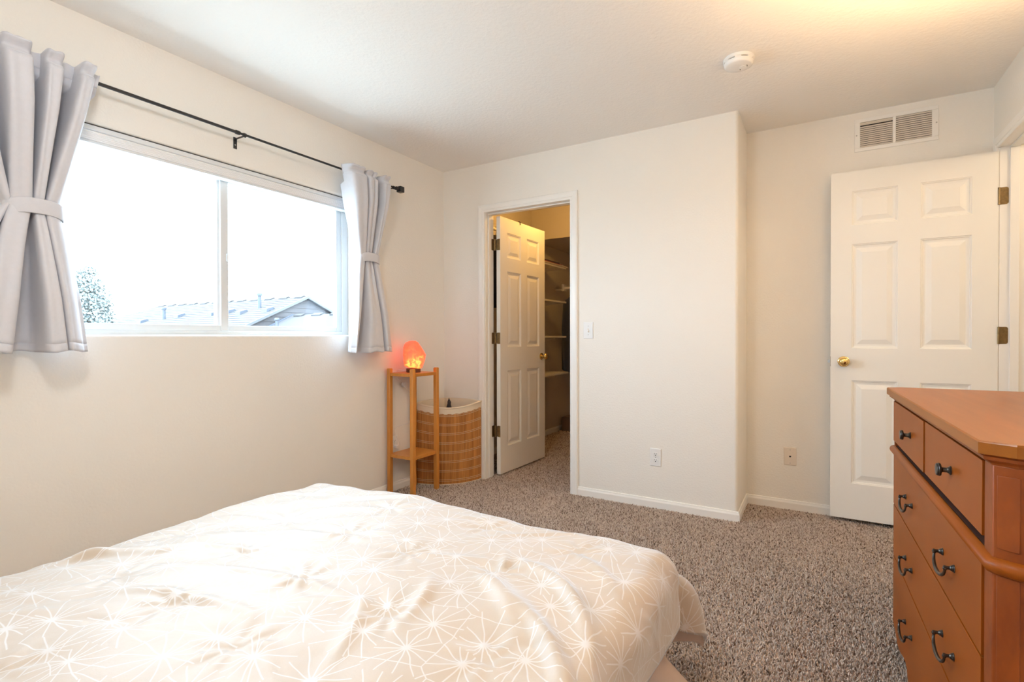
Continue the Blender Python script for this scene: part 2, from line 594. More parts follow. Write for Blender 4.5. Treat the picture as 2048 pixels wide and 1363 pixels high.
def carpet_pile():
    """short leaning yarn tufts over the visible carpet"""
    def area(x0, x1, y0, y1, sp):
        nx, ny = int((x1 - x0) / sp), int((y1 - y0) / sp)
        gx, gy = np.meshgrid(np.arange(nx), np.arange(ny))
        px = x0 + (gx.ravel() + RNG.uniform(0, 1, nx * ny)) * sp
        py = y0 + (gy.ravel() + RNG.uniform(0, 1, nx * ny)) * sp
        return np.stack([px, py], 1)
    pts = [area(0.02, XB + 0.02, -1.75, -0.02, 0.0076), area(XB, XR - 0.02, -2.35, YA - 0.03, 0.0076),
           area(0.42, 1.11, -0.04, 0.12, 0.0085), area(0.02, 1.7, 0.12, 2.45, 0.0105)]
    P = np.concatenate(pts)
    n = len(P)
    ang = RNG.uniform(0, 2 * PI, n)
    lean = RNG.uniform(0.001, 0.0075, n)
    hgt = RNG.uniform(0.0075, 0.0135, n)
    rad = RNG.uniform(0.0020, 0.0034, n)
    tw = RNG.uniform(0, 2 * PI, n)
    bend = RNG.normal(0, 0.9, n)
    rings = [(0.0, 0.0, 0.85), (0.45, 0.55, 1.15), (0.95, 1.0, 0.75)]
    V = np.zeros((n, 9, 3))
    for i, (lz, hz, rr) in enumerate(rings):
        a2 = ang + bend * lz
        cx = P[:, 0] + np.cos(a2) * lean * lz
        cy = P[:, 1] + np.sin(a2) * lean * lz
        for k in range(3):
            t = tw + k * 2 * PI / 3 + lz * 1.2
            V[:, i * 3 + k, 0] = cx + np.cos(t) * rad * rr
            V[:, i * 3 + k, 1] = cy + np.sin(t) * rad * rr
            V[:, i * 3 + k, 2] = -0.001 + hgt * hz
    F = []
    for i in range(2):
        for k in range(3):
            k2 = (k + 1) % 3
            a, b, c, d = i * 3 + k, i * 3 + k2, i * 3 + 3 + k2, i * 3 + 3 + k
            F += [(a, b, c), (a, c, d)]
    F.append((6, 7, 8))
    F = np.array(F)
    faces = (F[None] + (np.arange(n) * 9)[:, None, None]).reshape(-1, 3)
    me = bpy.data.meshes.new('carpet_pile')
    me.vertices.add(n * 9)
    me.vertices.foreach_set('co', V.reshape(-1))
    nf = len(faces)
    me.loops.add(nf * 3)
    me.loops.foreach_set('vertex_index', faces.reshape(-1).astype(np.int32))
    me.polygons.add(nf)
    me.polygons.foreach_set('loop_start', (np.arange(nf) * 3).astype(np.int32))
    me.polygons.foreach_set('loop_total', np.full(nf, 3, np.int32))
    me.update(calc_edges=True)
    me.polygons.foreach_set('use_smooth', np.ones(nf, bool))
    tint = np.clip(RNG.beta(1.7, 1.15, n) + RNG.normal(0, 0.04, n), 0, 1)
    at = me.attributes.new('tint', 'FLOAT', 'POINT')
    at.data.foreach_set('value', np.repeat(tint, 9).astype(np.float32))
    me.materials.append(M_pile)
    o = bpy.data.objects.new('carpet_pile', me)
    COL.objects.link(o)
    o.parent = fl
    o['kind'] = 'stuff'
    return o


carpet_pile()

# ceiling (bedroom, hall)
cl = MB().box(-0.12, YR - 0.12, H, 4.9, 1.49, H + 0.12).build('ceiling', M_ceil)
st(cl, 'lightly textured off-white bedroom ceiling', 'ceiling')

# window wall, built around the opening
wl = MB()
y0, y1, z0, z1 = WIN['y0'], WIN['y1'], WIN['z0'], WIN['z1']
RB = 0.018


def bull_frame(mb, x_out, x_in):
    """rounded drywall edge and return of the window opening"""
    prof = [(x_out, RB)] if False else []
    n = 6
    ring = []
    for i in range(n + 1):
        a = PI / 2 * i / n
        ring.append((-RB + RB * math.cos(a) * 0 + RB * math.cos(PI / 2 - a) * 0 - 0, 0))
    loops = []
    for i in range(n + 1):
        a = PI / 2 * i / n
        x = -RB + RB * math.cos(a)
        off = RB - RB * math.sin(a)          # distance outside the opening edge
        loops.append((x, off))
    loops.append((x_in, 0.0))
    P = []
    for x, off in loops:
        P.append([(x, y0 - off, z0 - off), (x, y1 + off, z0 - off), (x, y1 + off, z1 + off), (x, y0 - off, z1 + off)])
    mb.grid(P, wrap=True)


bull_frame(wl, 0, -0.12)
a0, a1, b0, b1 = y0 - RB, y1 + RB, z0 - RB, z1 + RB
for (p, q, r, s) in ((YR, 0.0, 0.0, b0), (YR, 0.0, b1, H), (YR, a0, b0, b1), (a1, 0.0, b0, b1)):
    wl.add([(0, p, r), (0, q, r), (0, q, s), (0, p, s)], [(0, 1, 2, 3)])
for (p, q, r, s) in ((YR, 0.0, 0.0, z0), (YR, 0.0, z1, H), (YR, y0, z0, z1), (y1, 0.0, z0, z1)):
    wl.add([(-0.12, p, r), (-0.12, q, r), (-0.12, q, s), (-0.12, p, s)], [(3, 2, 1, 0)])
wall_left = wl.build('wall_left', M_wall, recalc=False, smooth=True, angle=50)
st(wall_left, 'cream textured wall holding the wide window', 'wall')

# back wall with the closet doorway, rounded outside corner, return and alcove wall
DX0, DX1, DZ = 0.407, 1.122, 2.063
wb = MB()
wb.box(-0.12, 0, 0, DX0 - 0.015, TK, H)
wb.box(DX0 - 0.015, 0, DZ + 0.015, DX1 + 0.015, TK, H)
wb.box(DX1 + 0.015, 0, 0, XB - 0.02, TK, H)
wall_back = wb.build('wall_back', M_wall)
st(wall_back, 'cream textured wall pierced by the closet doorway', 'wall')
arc = [(XB - 0.02 + 0.02 * math.sin(PI / 2 * i / 8), 0.02 - 0.02 * math.cos(PI / 2 * i / 8)) for i in range(9)]
poly = [(XB - 0.02, TK)] + arc + [(XB, YA + 0.1), (XB - TK, YA + 0.1), (XB - TK, TK)]
wr = MB().prism(poly, 0, H).build('wall_return', M_wall, smooth=True, angle=40)
st(wr, 'short cream wall with a rounded corner beside the entry alcove', 'wall')
wa = MB().box(XB, YA, 0, 3.60, YA + 0.1, H).build('wall_alcove', M_wall)
st(wa, 'cream alcove wall behind the open entry door', 'wall')

# right wall with the entry doorway
EY0, EY1, EZ = -0.47, 0.305, 2.085
wg = MB()
wg.box(XR, EY1 + 0.015, 0, XR + TK, YA, H)
wg.box(XR, EY0 - 0.015, EZ + 0.015, XR + TK, EY1 + 0.015, H)
wg.box(XR, YR, 0, XR + TK, EY0 - 0.015, H)
wall_right = wg.build('wall_right', M_wall)
st(wall_right, 'cream wall with the entry doorway, at the right', 'wall')
wrear = MB().box(-0.12, YR - 0.12, 0, 4.9, YR, H).build('wall_rear', M_wall)
st(wrear, 'cream wall behind the bed head', 'wall')
# hallway beyond the doorway
hw = MB().box(4.62, YR, 0, 4.74, 0.75, H).box(XR + TK, 0.62, 0, 4.62, 0.74, H)
st(hw.build('wall_hallway', M_wall), 'cream hallway wall seen through the entry doorway', 'wall')

# closet
CX1, CY1, HY, HZ = 1.95, 2.62, 1.48, 2.12
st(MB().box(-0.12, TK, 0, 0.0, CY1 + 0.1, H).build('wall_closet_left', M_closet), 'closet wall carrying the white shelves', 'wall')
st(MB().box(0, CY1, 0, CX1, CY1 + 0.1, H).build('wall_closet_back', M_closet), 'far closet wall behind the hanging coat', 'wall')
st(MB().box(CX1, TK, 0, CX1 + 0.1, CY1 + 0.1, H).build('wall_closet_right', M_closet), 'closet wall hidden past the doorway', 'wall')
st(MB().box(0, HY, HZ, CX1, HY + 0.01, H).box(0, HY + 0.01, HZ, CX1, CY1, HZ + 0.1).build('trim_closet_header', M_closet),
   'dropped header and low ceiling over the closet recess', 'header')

# baseboards: small stepped profile
BBP = [(0, 0), (0.012, 0), (0.012, 0.042), (0.010, 0.048), (0.0085, 0.050), (0.006, 0.060), (0, 0.062)]


def base_run(name, p, q, nrm, label, m0=0.0, m1=0.0):
    """profile swept from p to q; m0, m1 = mitre slope at each end"""
    d = Vector((q[0] - p[0], q[1] - p[1], 0)).normalized()
    n = Vector((nrm[0], nrm[1], 0))
    P = []
    for pt, mm in ((p, -m0), (q, m1)):
        P.append([Vector((pt[0], pt[1], 0)) + n * a + d * (mm * a) + Vector((0, 0, b)) for a, b in BBP])
    mb = MB().grid(P)
    k = len(BBP)
    mb.f += [tuple(range(k)), tuple(range(k, 2 * k))[::-1]]
    return st(mb.build(name, M_trim), label, 'baseboard')


base_run('baseboard_left', (0, YR), (0, 0), (1, 0), 'white baseboard under the window wall', 0, -1)
base_run('baseboard_back', (DX1 + 0.058, 0), (XB, 0), (0, -1), 'white baseboard from closet casing to rounded corner', 0, 1)
base_run('baseboard_corner', (0, 0), (DX0 - 0.05, 0), (0, -1), 'white baseboard behind the bamboo hamper', -1, 0)
base_run('baseboard_return', (XB, 0), (XB, YA), (1, 0), 'short white baseboard on the alcove return', 1, -1)
base_run('baseboard_alcove', (XB, YA), (XR, YA), (0, -1), 'white baseboard on the alcove wall behind the entry door', -1, 0)
base_run('baseboard_right', (XR, YR), (XR, EY0 - 0.075), (-1, 0), 'white baseboard behind the dresser')
base_run('baseboard_closet', (0, TK), (0, CY1), (1, 0), 'white baseboard inside the closet')

# ------------------------------------------------------------------ door casings and jambs
CSP = [(0.0, 0.0), (0.0, 0.009), (0.006, 0.011), (0.016, 0.011), (0.019, 0.014), (0.040, 0.017), (0.052, 0.016), (0.057, 0.012), (0.057, 0.0)]


def casing(name, u0, u1, top, label, place):
    """mitred casing around an opening u0..u1 x 0..top; place(u, z, out) -> world"""
    P = []
    for a, t in CSP:
        P.append([place(u0 - a, 0, t), place(u0 - a, top + a, t), place(u1 + a, top + a, t), place(u1 + a, 0, t)])
    mb = MB().grid(P)
    return st(mb.build(name, M_trim), label, 'door casing')


casing('trim_1', DX0 - 0.005, DX1 + 0.002, DZ, 'white moulded casing around the closet doorway', lambda u, z, t: (u, -t, z))
casing('trim_2', EY0 - 0.004, EY1 + 0.004, EZ, 'white moulded casing around the entry doorway', lambda u, z, t: (XR - t, u, z))
j = MB()
j.box(DX0 - 0.015, -0.001, 0, DX0, TK, DZ).box(DX1, -0.001, 0, DX1 + 0.015, TK, DZ).box(DX0 - 0.015, -0.001, DZ, DX1 + 0.015, TK, DZ + 0.015)
j.box(DX0, 0.036, 0, DX0 + 0.010, 0.072, DZ - 0.01).box(DX1 - 0.010, 0.036, 0, DX1, 0.072, DZ - 0.01).box(DX0, 0.036, DZ - 0.010, DX1, 0.072, DZ)
st(j.build('trim_3', M_trim, bevel=0.0015), 'white jamb and stop lining the closet doorway', 'door jamb')
j = MB()
XO = XR + TK
j.box(XR - 0.001, EY1, 0, XO, EY1 + 0.015, EZ).box(XR - 0.001, EY0 - 0.015, 0, XO, EY0, EZ).box(XR - 0.001, EY0 - 0.015, EZ, XO, EY1 + 0.015, EZ + 0.015)
j.box(XR + 0.038, EY1 - 0.010, 0, XR + 0.074, EY1, EZ - 0.01).box(XR + 0.038, EY0, 0, XR + 0.074, EY0 + 0.010, EZ - 0.01).box(XR + 0.038, EY0, EZ - 0.010, XR + 0.074, EY1, EZ)
st(j.build('trim_4', M_trim, bevel=0.0015), 'white jamb and stop lining the entry doorway', 'door jamb')

# ------------------------------------------------------------------ window
win = thing('window_1', 'wide white sliding window with two panes, over the bed', 'window', (-0.09, (y0 + y1) / 2, z0), kind='structure')


def rect_frame(mb, ya, yb, za, zb, w, xa, xb, wt=None, wb_=None):
    wt = w if wt is None else wt
    wb_ = w if wb_ is None else wb_
    mb.box(xa, ya, za, xb, ya + w, zb).box(xa, yb - w, za, xb, yb, zb)
    mb.box(xa, ya + w, za, xb, yb - w, za + wb_).box(xa, ya + w, zb - wt, xb, yb - w, zb)


mb = MB()
rect_frame(mb, y0, y1, z0, z1, 0.048, -0.120, -0.070, wt=0.058, wb_=0.022)
mb.build('outer_frame', M_vinyl, win, bevel=0.003)
mb = MB()
rect_frame(mb, -1.79, y1 - 0.046, z0 + 0.020, z1 - 0.056, 0.042, -0.112, -0.078, wt=0.022, wb_=0.030)
rs = mb.build('fixed_sash', M_vinyl, win, bevel=0.003)
mb = MB()
rect_frame(mb, y0 + 0.046, -1.735, z0 + 0.020, z1 - 0.056, 0.042, -0.104, -0.066, wt=0.022, wb_=0.030)
ls = mb.build('sliding_sash', M_vinyl, win, bevel=0.003)
MB().box(-0.097, -1.775, z0 + 0.05, -0.093, y1 - 0.088, z1 - 0.078).build('glass_pane', M_glass, rs)
MB().box(-0.087, y0 + 0.088, z0 + 0.05, -0.083, -1.777, z1 - 0.078).build('glass_pane', M_glass, ls)
MB().box(-0.066, -1.748, 1.505, -0.056, -1.740, 1.545).build('latch', M_vinyl, ls, bevel=0.002)
MB().box(-0.118, -1.745, z0 + 0.022, -0.104, y1 - 0.046, z0 + 0.036).build('track', M_vinyl, win, bevel=0.002)

sh = thing('cellular_shade', 'raised white cellular shade stacked at the window head', 'window shade', (-0.04, (y0 + y1) / 2, z1))
MB().box(-0.064, y0 + 0.006, z1 - 0.026, -0.004, y1 - 0.006, z1 - 0.004).build('head_rail', M_vinyl, sh, bevel=0.004)
mb = MB()
for k in range(6):
    zt = z1 - 0.0265 - k * 0.0068
    mb.prism([(-0.060, zt), (-0.010, zt), (-0.0085, zt - 0.0034), (-0.010, zt - 0.0066), (-0.060, zt - 0.0066)], y0 + 0.008, y1 - 0.008, 'y')
mb.build('folded_cells', M_shade, sh, recalc=True)['kind'] = 'stuff'
MB().box(-0.060, y0 + 0.008, z1 - 0.080, -0.008, y1 - 0.008, z1 - 0.0675).build('bottom_rail', M_vinyl, sh, bevel=0.003)
MB().box(-0.062, y0 + 0.008, z1 - 0.0045, -0.008, y1 - 0.008, z1 - 0.0005).build('gap_shade_strip', M_gap, sh)  # black strip paints the shade in the gap over the head rail

def smooth_path(pts, n=8):
    pts = [Vector(p) for p in pts]
    out = []
    for i in range(len(pts) - 1):
        p0, p1, p2, p3 = pts[max(i - 1, 0)], pts[i], pts[i + 1], pts[min(i + 2, len(pts) - 1)]
        for k in range(n):
            t = k / n
            out.append(0.5 * ((2 * p1) + (-p0 + p2) * t + (2 * p0 - 5 * p1 + 4 * p2 - p3) * t * t + (-p0 + 3 * p1 - 3 * p2 + p3) * t ** 3))
    out.append(pts[-1])
    return out


# ------------------------------------------------------------------ curtain rod and curtains
RX, RZ = 0.085, 2.143
rod = thing('curtain_rod', 'thin black curtain rod with square end knobs above the window', 'curtain rod', (RX, -1.8, RZ))
MB().lathe([(0.0075, -3.18), (0.0075, -1.77)], (RX, 0, RZ), 'y', 14).build('thick_tube', M_black, rod, smooth=True)
MB().lathe([(0.0062, -1.78), (0.0062, -0.640)], (RX, 0, RZ), 'y', 14).build('thin_tube', M_black, rod, smooth=True)
MB().lathe([(0.010, -1.782), (0.0105, -1.776), (0.0105, -1.764), (0.0095, -1.760)], (RX, 0, RZ), 'y', 14).build('joint_collar', M_black, rod, smooth=True)


def finial(ye, sgn):
    mb = MB().box(RX - 0.011, ye, RZ - 0.011, RX + 0.011, ye + sgn * 0.030, RZ + 0.011)
    mb.box(RX - 0.020, ye + sgn * 0.030, RZ - 0.020, RX + 0.020, ye + sgn * 0.070, RZ + 0.020)
    return mb.build('finial', M_black, rod, bevel=0.003)


finial(-0.642, 1)
finial(-3.18, -1)


def rod_bracket(yb):
    mb = MB().box(0.0, yb - 0.009, RZ - 0.055, 0.003, yb + 0.009, RZ + 0.004)
    mb.box(0.0, yb - 0.005, RZ - 0.004, RX, yb + 0.005, RZ + 0.002 - 0.009)
    mb.lathe([(0.011, yb - 0.006), (0.011, yb + 0.006)], (RX, 0, RZ - 0.002), 'y', 12)
    b = mb.build('bracket', M_black, rod)
    MB().lathe([(0.004, 0.0028), (0.003, 0.0045)], (0, yb, RZ - 0.035), 'x', 10).build('screw', M_screw, b)


rod_bracket(-1.735)
rod_bracket(-0.66)
rod_bracket(-3.12)


def sm(t):
    t = min(1, max(0, t))
    return t * t * (3 - 2 * t)


def curtain(name, label, knots, u2y, zs, ztie, band):
    """knots: pleat outline across the width: (u at top, at tie, at hem, depth at top, at tie, at hem); zs = (top, hem)"""
    zt, zb = zs
    rows_z = [zt, zt - 0.004, zt - 0.012, zt - 0.022, zt - 0.033, zt - 0.045, zt - 0.0535, zt - 0.055, zt - 0.0565]
    n1 = 34
    rows_z += [zt - 0.0565 - (zt - 0.0565 - ztie) * k / n1 for k in range(1, n1 + 1)]
    rows_z += [ztie - (ztie - zb - 0.0335) * k / n1 for k in range(1, n1 + 1)]
    rows_z += [zb + 0.032, zb + 0.0305, zb + 0.02, zb + 0.01, zb]
    P = []
    for i, z in enumerate(rows_z):
        if z >= ztie:
            t = (z - ztie) / (zt - ztie)
            q = t ** 0.92
            ab = (1, 0)
        else:
            t = (ztie - z) / (ztie - zb)
            q = t ** 0.80
            ab = (1, 2)
        pts = []
        for j_, k in enumerate(knots):
            u_ = k[ab[0]] + (k[ab[1]] - k[ab[0]]) * q
            d_ = k[3 + ab[0]] + (k[3 + ab[1]] - k[3 + ab[0]]) * min(1, t * 1.6)
            u_ += 0.9 * math.sin(j_ * 2.3 + z * 5.0) * min(1, 4 * t) * (1 if 0 < j_ < len(knots) - 1 else 0)
            pts.append(Vector((u2y(u_), d_, 0)))
        sp = smooth_path(pts, 9)
        row = []
        for p in sp:
            d_ = p.y
            if z > zt - 0.10:
                e = math.exp(-((z - RZ) / 0.016) ** 2)
                d_ = max(d_ * (1 - 0.35 * e), 0.012)
            if z > RZ + 0.012:
                d_ *= 0.93
            x_ = RX + d_
            if abs(z - (zt - 0.055)) < 0.001 or abs(z - (zb + 0.032)) < 0.001:
                x_ -= 0.0018
            zz = z
            if i == 0:
                zz += 0.002 * math.sin(p.x * 160) + 0.05 * max(0, d_ - 0.03)
            if z < ztie:
                zz += 0.004 * math.sin(p.x * 60) * (ztie - z) / (ztie - zb)
                x_ -= 0.022 * (1 - q)
            else:
                x_ -= 0.022 * max(0, 1 - t * 1.5)
            row.append((max(0.02, x_), p.x, zz))
        P.append(row)
    y_a, y_b = u2y(knots[0][0]), u2y(knots[-1][0])
    t = thing(name, label, 'curtain', (RX, (y_a + y_b) / 2, zb))
    o = MB().grid(P).build('curtain_panel', M_curtain, t, smooth=True, angle=80, recalc=False)
    so = o.modifiers.new('thick', 'SOLIDIFY')
    so.thickness = 0.0022
    so.offset = 0
    yb0, yb1, slope, xo, xi = band
    ring_o = []
    nb = 44
    cyb = (yb0 + yb1) / 2
    for k in range(nb):
        a = 2 * PI * k / nb
        ca, sa = math.cos(a), math.sin(a)
        ey = cyb + (yb1 - yb0) / 2 * math.copysign(abs(sa) ** 0.6, sa)
        ex = (xo + xi) / 2 + (xo - xi) / 2 * math.copysign(abs(ca) ** 0.7, ca)
        tilt = -0.016 * abs(2 * (ey - cyb) / (yb1 - yb0)) ** 2.5 + slope * (ey - cyb)
        ring_o.append((ex, ey, tilt))
    rows = []
    for hz in (-0.028, -0.025, 0.0, 0.025, 0.028):
        s_ = 1.0 if abs(hz) < 0.027 else 0.985
        rows.append([((ex - (xo + xi) / 2) * s_ + (xo + xi) / 2, (ey - cyb) * s_ + cyb, ztie + hz + tl) for ex, ey, tl in ring_o])
    b = MB().grid(rows, wrap=True).build('tieback', M_curtain, t, smooth=True, angle=80)
    so = b.modifiers.new('thick', 'SOLIDIFY')
    so.thickness = 0.002
    return t


KL = [(-150, 8, -165, -0.045, -0.005, -0.035), (-122, 9, -150, 0.082, 0.05, 0.092), (-62, 18, -100, 0.082, 0.05, 0.092), (-56, 20, -92, -0.04, -0.005, -0.035), (-10, 20, -62, -0.043, -0.005, -0.035),
      (-4, 14, -58, 0.087, 0.055, 0.102), (20, 34, -30, 0.097, 0.062, 0.112), (46, 53, 2, 0.087, 0.055, 0.097), (49, 55, 10, -0.035, 0.0, -0.035), (74, 57, 63, -0.04, -0.003, -0.04),
      (76, 56, 69, 0.082, 0.055, 0.092), (90, 64, 91, 0.094, 0.06, 0.107), (109, 73, 107, 0.084, 0.055, 0.092), (112, 74, 108, -0.035, 0.0, -0.025), (143, 75, 109, -0.04, -0.003, -0.025),
      (147, 76, 110, 0.087, 0.058, 0.097), (162, 88, 125, 0.1, 0.063, 0.102), (178, 100, 141, 0.082, 0.055, 0.082), (184, 108, 147, -0.03, 0.04, 0.062), (200, 116, 158, -0.04, -0.005, 0.052)]
KR = [(686, 716, 691, -0.025, 0.005, 0.062), (690, 717, 694, 0.082, 0.055, 0.087), (705, 722, 696, 0.09, 0.06, 0.092), (720, 727, 699, 0.082, 0.055, 0.077), (722, 728, 706, -0.027, 0.005, -0.035),
      (725, 728, 717, -0.027, 0.005, -0.037), (726, 729, 722, 0.078, 0.052, 0.082), (735, 733, 735, 0.078, 0.055, 0.092), (737, 734, 744, 0.047, 0.032, 0.092), (739, 736, 750, 0.074, 0.05, 0.087),
      (744, 740, 753, 0.067, 0.046, 0.072), (746, 741, 754, -0.04, -0.005, -0.035), (753, 743, 756, -0.041, -0.005, -0.03), (757, 744, 758, 0.08, 0.05, 0.087), (763, 748, 764, 0.086, 0.055, 0.092),
      (770, 752, 770, 0.078, 0.048, 0.077), (775, 754, 775, -0.027, 0.005, 0.052), (781, 755, 778, -0.041, -0.005, -0.035)]
curtain('curtain', 'lavender grey curtain tied back at the near end of the rod', KL, lambda u: -2.655 + 0.00150 * u, (2.172, 1.052), 1.592,
        (-2.648, -2.478, 0.0, 0.138, 0.050))
curtain('curtain', 'pale grey curtain tied back at the far end of the rod, beside the salt lamp', KR, lambda u: -0.829 + 0.0043 * (u - 755), (2.168, 1.008), 1.622,
        (-1.002, -0.822, 0.0, 0.136, 0.050))

# ------------------------------------------------------------------ six-panel doors
def six_panel_door(root, wd, ht, th, stile, mid, rows, flip):
    """local: x from hinge edge 0..wd, y 0..th, z 0..ht. rows: (z0, z1) of panels"""
    pw = (wd - 2 * stile - mid) / 2
    xs = [(stile, stile + pw), (stile + pw + mid, wd - stile)]
    gx = sorted({0, wd, *[a for q in xs for a in q]})
    gz = sorted({0, ht, *[a for q in rows for a in q]})
    mb = MB()
    hole = {(round(a, 4), round(c, 4)) for a, b in xs for c, d in rows}
    for yy in (0, th):
        for i in range(len(gx) - 1):
            for k in range(len(gz) - 1):
                if (round(gx[i], 4), round(gz[k], 4)) in hole:
                    continue
                q = [(gx[i], yy, gz[k]), (gx[i + 1], yy, gz[k]), (gx[i + 1], yy, gz[k + 1]), (gx[i], yy, gz[k + 1])]
                mb.add(q, [(0, 1, 2, 3) if yy == 0 else (3, 2, 1, 0)])
    for (a, b) in (((0, 0), (wd, 0)), ((wd, 0), (wd, ht)), ((wd, ht), (0, ht)), ((0, ht), (0, 0))):
        mb.add([(a[0], 0, a[1]), (a[0], th, a[1]), (b[0], th, b[1]), (b[0], 0, b[1])], [(0, 1, 2, 3)])
    mb.build('slab', M_door, root, world=False, recalc=False)
    for a, b in xs:
        for c, d in rows:
            mb = MB()
            for yy, sg in ((0, 1), (th, -1)):
                P = []
                for ins, dep in ((0, 0), (0.003, 0.003), (0.007, 0.0035), (0.010, 0.008), (0.020, 0.0095), (0.024, 0.0095), (0.048, 0.003), (0.050, 0.0025)):
                    y_ = yy + sg * dep
                    P.append([(a + ins, y_, c + ins), (b - ins, y_, c + ins), (b - ins, y_, d - ins), (a + ins, y_, d - ins)])
                o0 = len(mb.v)
                mb.grid(P, wrap=True)
                e = len(mb.v)
                mb.f.append((e - 4, e - 3, e - 2, e - 1))
                if sg < 0:
                    pass
            mb.build('panel', M_door, root, world=False, recalc=True)


def knob_set(root, x, z, th):
    for yy, sg in ((0, -1), (th, 1)):
        pr = [(0.031, 0.0), (0.031, 0.003), (0.026, 0.007), (0.013, 0.009), (0.011, 0.022), (0.013, 0.028), (0.022, 0.032), (0.0265, 0.040),
              (0.0265, 0.048), (0.023, 0.056), (0.014, 0.061), (0.004, 0.0625)]
        MB().lathe([(r, sg * h) for r, h in pr], (x, yy, z), 'y', 24).build('knob', M_brass, root, world=False, smooth=True, angle=50)


ROWS = [(0.21, 0.815), (1.003, 1.611), (1.722, 1.921)]
# entry door: hinge at the right, opened flat towards the alcove wall. local x runs from the hinge to the free edge.
ED = thing('door_1', 'white six-panel entry door standing open against the alcove', 'door', (3.421, 0.338, 0.030), PI - 0.002, kind='structure')
six_panel_door(ED, 0.742, 2.036, 0.035, 0.104, 0.100, ROWS, False)
knob_set(ED, 0.742 - 0.066, 0.924, 0.035)
MB().box(0.742, 0.006, 0.895, 0.7435, 0.029, 0.953).build('latch_plate', M_oldbrass, ED, world=False)
MB().prism([(0.7435, 0.012), (0.756, 0.014), (0.756, 0.020), (0.7435, 0.024)], 0.915, 0.933).build('latch_bolt', M_screw, ED, world=False)


def hinge_leaf_poly(w, h, r=0.010, n=4):
    """leaf with the two outer corners rounded, in (across, up)"""
    P = [(0, -h / 2)]
    for i in range(n + 1):
        a = -PI / 2 + PI / 2 * i / n
        P.append((w - r + r * math.cos(a), -h / 2 + r + r * math.sin(a)))
    for i in range(n + 1):
        a = PI / 2 * i / n
        P.append((w - r + r * math.cos(a), h / 2 - r + r * math.sin(a)))
    P.append((0, h / 2))
    return P


for hz in (1.831, 1.106, 0.25):
    z_ = hz - 0.030
    # leaf let into the jamb (faces the room), knuckle, leaf on the door edge
    wv = [(a, b + hz) for a, b in hinge_leaf_poly(0.034, 0.089)]
    mb = MB().prism([(XR + a, b) for a, b in wv], EY1 - 0.0015, EY1 + 0.001, 'y')
    hg = mb.build('hinge', M_oldbrass, ED)
    mb = MB()
    for dz, dx in ((-0.03, 0.012), (0.03, 0.012), (0.0, 0.022)):
        mb.lathe([(0.0038, -0.0032), (0.003, -0.0012)], (XR + dx, EY1, hz + dz), 'y', 10)
    mb.build('screws', M_oldbrass, hg)
    MB().lathe([(0.0055, -0.045), (0.0055, 0.045)], (XR - 0.003, EY1 - 0.001, hz), 'z', 12).build('knuckle', M_oldbrass, hg, smooth=True)

# closet door: hinge on the left jamb, swung into the closet
CD = thing('door_2', 'white six-panel closet door swung open into the closet', 'door', (0.4672, 0.1185, 0.018), math.radians(90 - 2.3), kind='structure')
six_panel_door(CD, 0.708, 2.036, 0.035, 0.100, 0.092, ROWS, True)
knob_set(CD, 0.708 - 0.062, 0.912, 0.035)
MB().box(0.708, 0.006, 0.885, 0.7095, 0.029, 0.940).build('latch_plate', M_oldbrass, CD, world=False)
for hz in (1.831, 1.093, 0.357):
    mb = MB().prism([(0.0985 - a + 0.014, b + hz) for a, b in hinge_leaf_poly(0.030, 0.089)], DX0 - 0.0005, DX0 + 0.0022, 'x')
    hg = mb.build('hinge', M_oldbrass, CD)
    # leaf on the door edge: in the plane of the hinge edge of the door, facing the room
    mb = MB().prism([(0.002 + a, b + hz - 0.018) for a, b in hinge_leaf_poly(0.031, 0.089)], -0.0024, 0.0005, 'x')
    mb.build('edge_leaf', M_oldbrass, hg, world=False)
    MB().lathe([(0.0062, -0.045), (0.0062, 0.045)], (0.4195, 0.1145, hz), 'z', 12).build('knuckle', M_oldbrass, hg, smooth=True)
    mb = MB()
    mb.box(0.4095, 0.1135, hz - 0.044, 0.4195, 0.1155, hz + 0.044)
    mb.box(0.4195, 0.1125, hz - 0.044, 0.4335, 0.1145, hz + 0.044)
    mb.build('leaf_bend', M_oldbrass, hg)

hk = MB()
hk.tube([(0.4390, 0.412, 1.96), (0.4390, 0.412, 2.0580), (0.447, 0.412, 2.0625), (0.474, 0.410, 2.0625), (0.4815, 0.409, 2.058), (0.4830, 0.409, 2.036)], 0.0035, 8)
hko = hk.build('over_door_hook', M_black, smooth=True)
tag(hko, 'small black hook hung over the top of the closet door', 'hook')

# ------------------------------------------------------------------ air return grille, smoke alarm, plates
gr = thing('return_grille', 'cream louvred air return grille high above the entry door', 'vent', (2.997, YA, 2.302))
gx0, gx1, gz0, gz1 = 2.800, 3.193, 2.205, 2.399
mb = MB()
inx = [(gx0 + 0.028, 2.985), (3.000, gx1 - 0.030)]
fz0, fz1 = gz0 + 0.022, gz1 - 0.022
rings = [(gx0, 0, gz0), (gx0, 0, gz1)]
mb.box(gx0, YA - 0.006, gz0, gx1, YA, fz0).box(gx0, YA - 0.006, fz1, gx1, YA, gz1)
mb.box(gx0, YA - 0.006, fz0, inx[0][0], YA, fz1).box(inx[0][1], YA - 0.006, fz0, inx[1][0], YA, fz1).box(inx[1][1], YA - 0.006, fz0, gx1, YA, fz1)
mb.build('frame', M_trim, gr, bevel=0.002)
MB().box(inx[0][0], YA - 0.0008, fz0, inx[1][1], YA - 0.0002, fz1).build('duct_shade_sheet', M_slot, gr)  # black sheet stands in for the shade behind the louvres
M_louv = mat('grille_louvre', (0.70, 0.64, 0.56), 0.45, bump=(40, 0.03, 0.001))
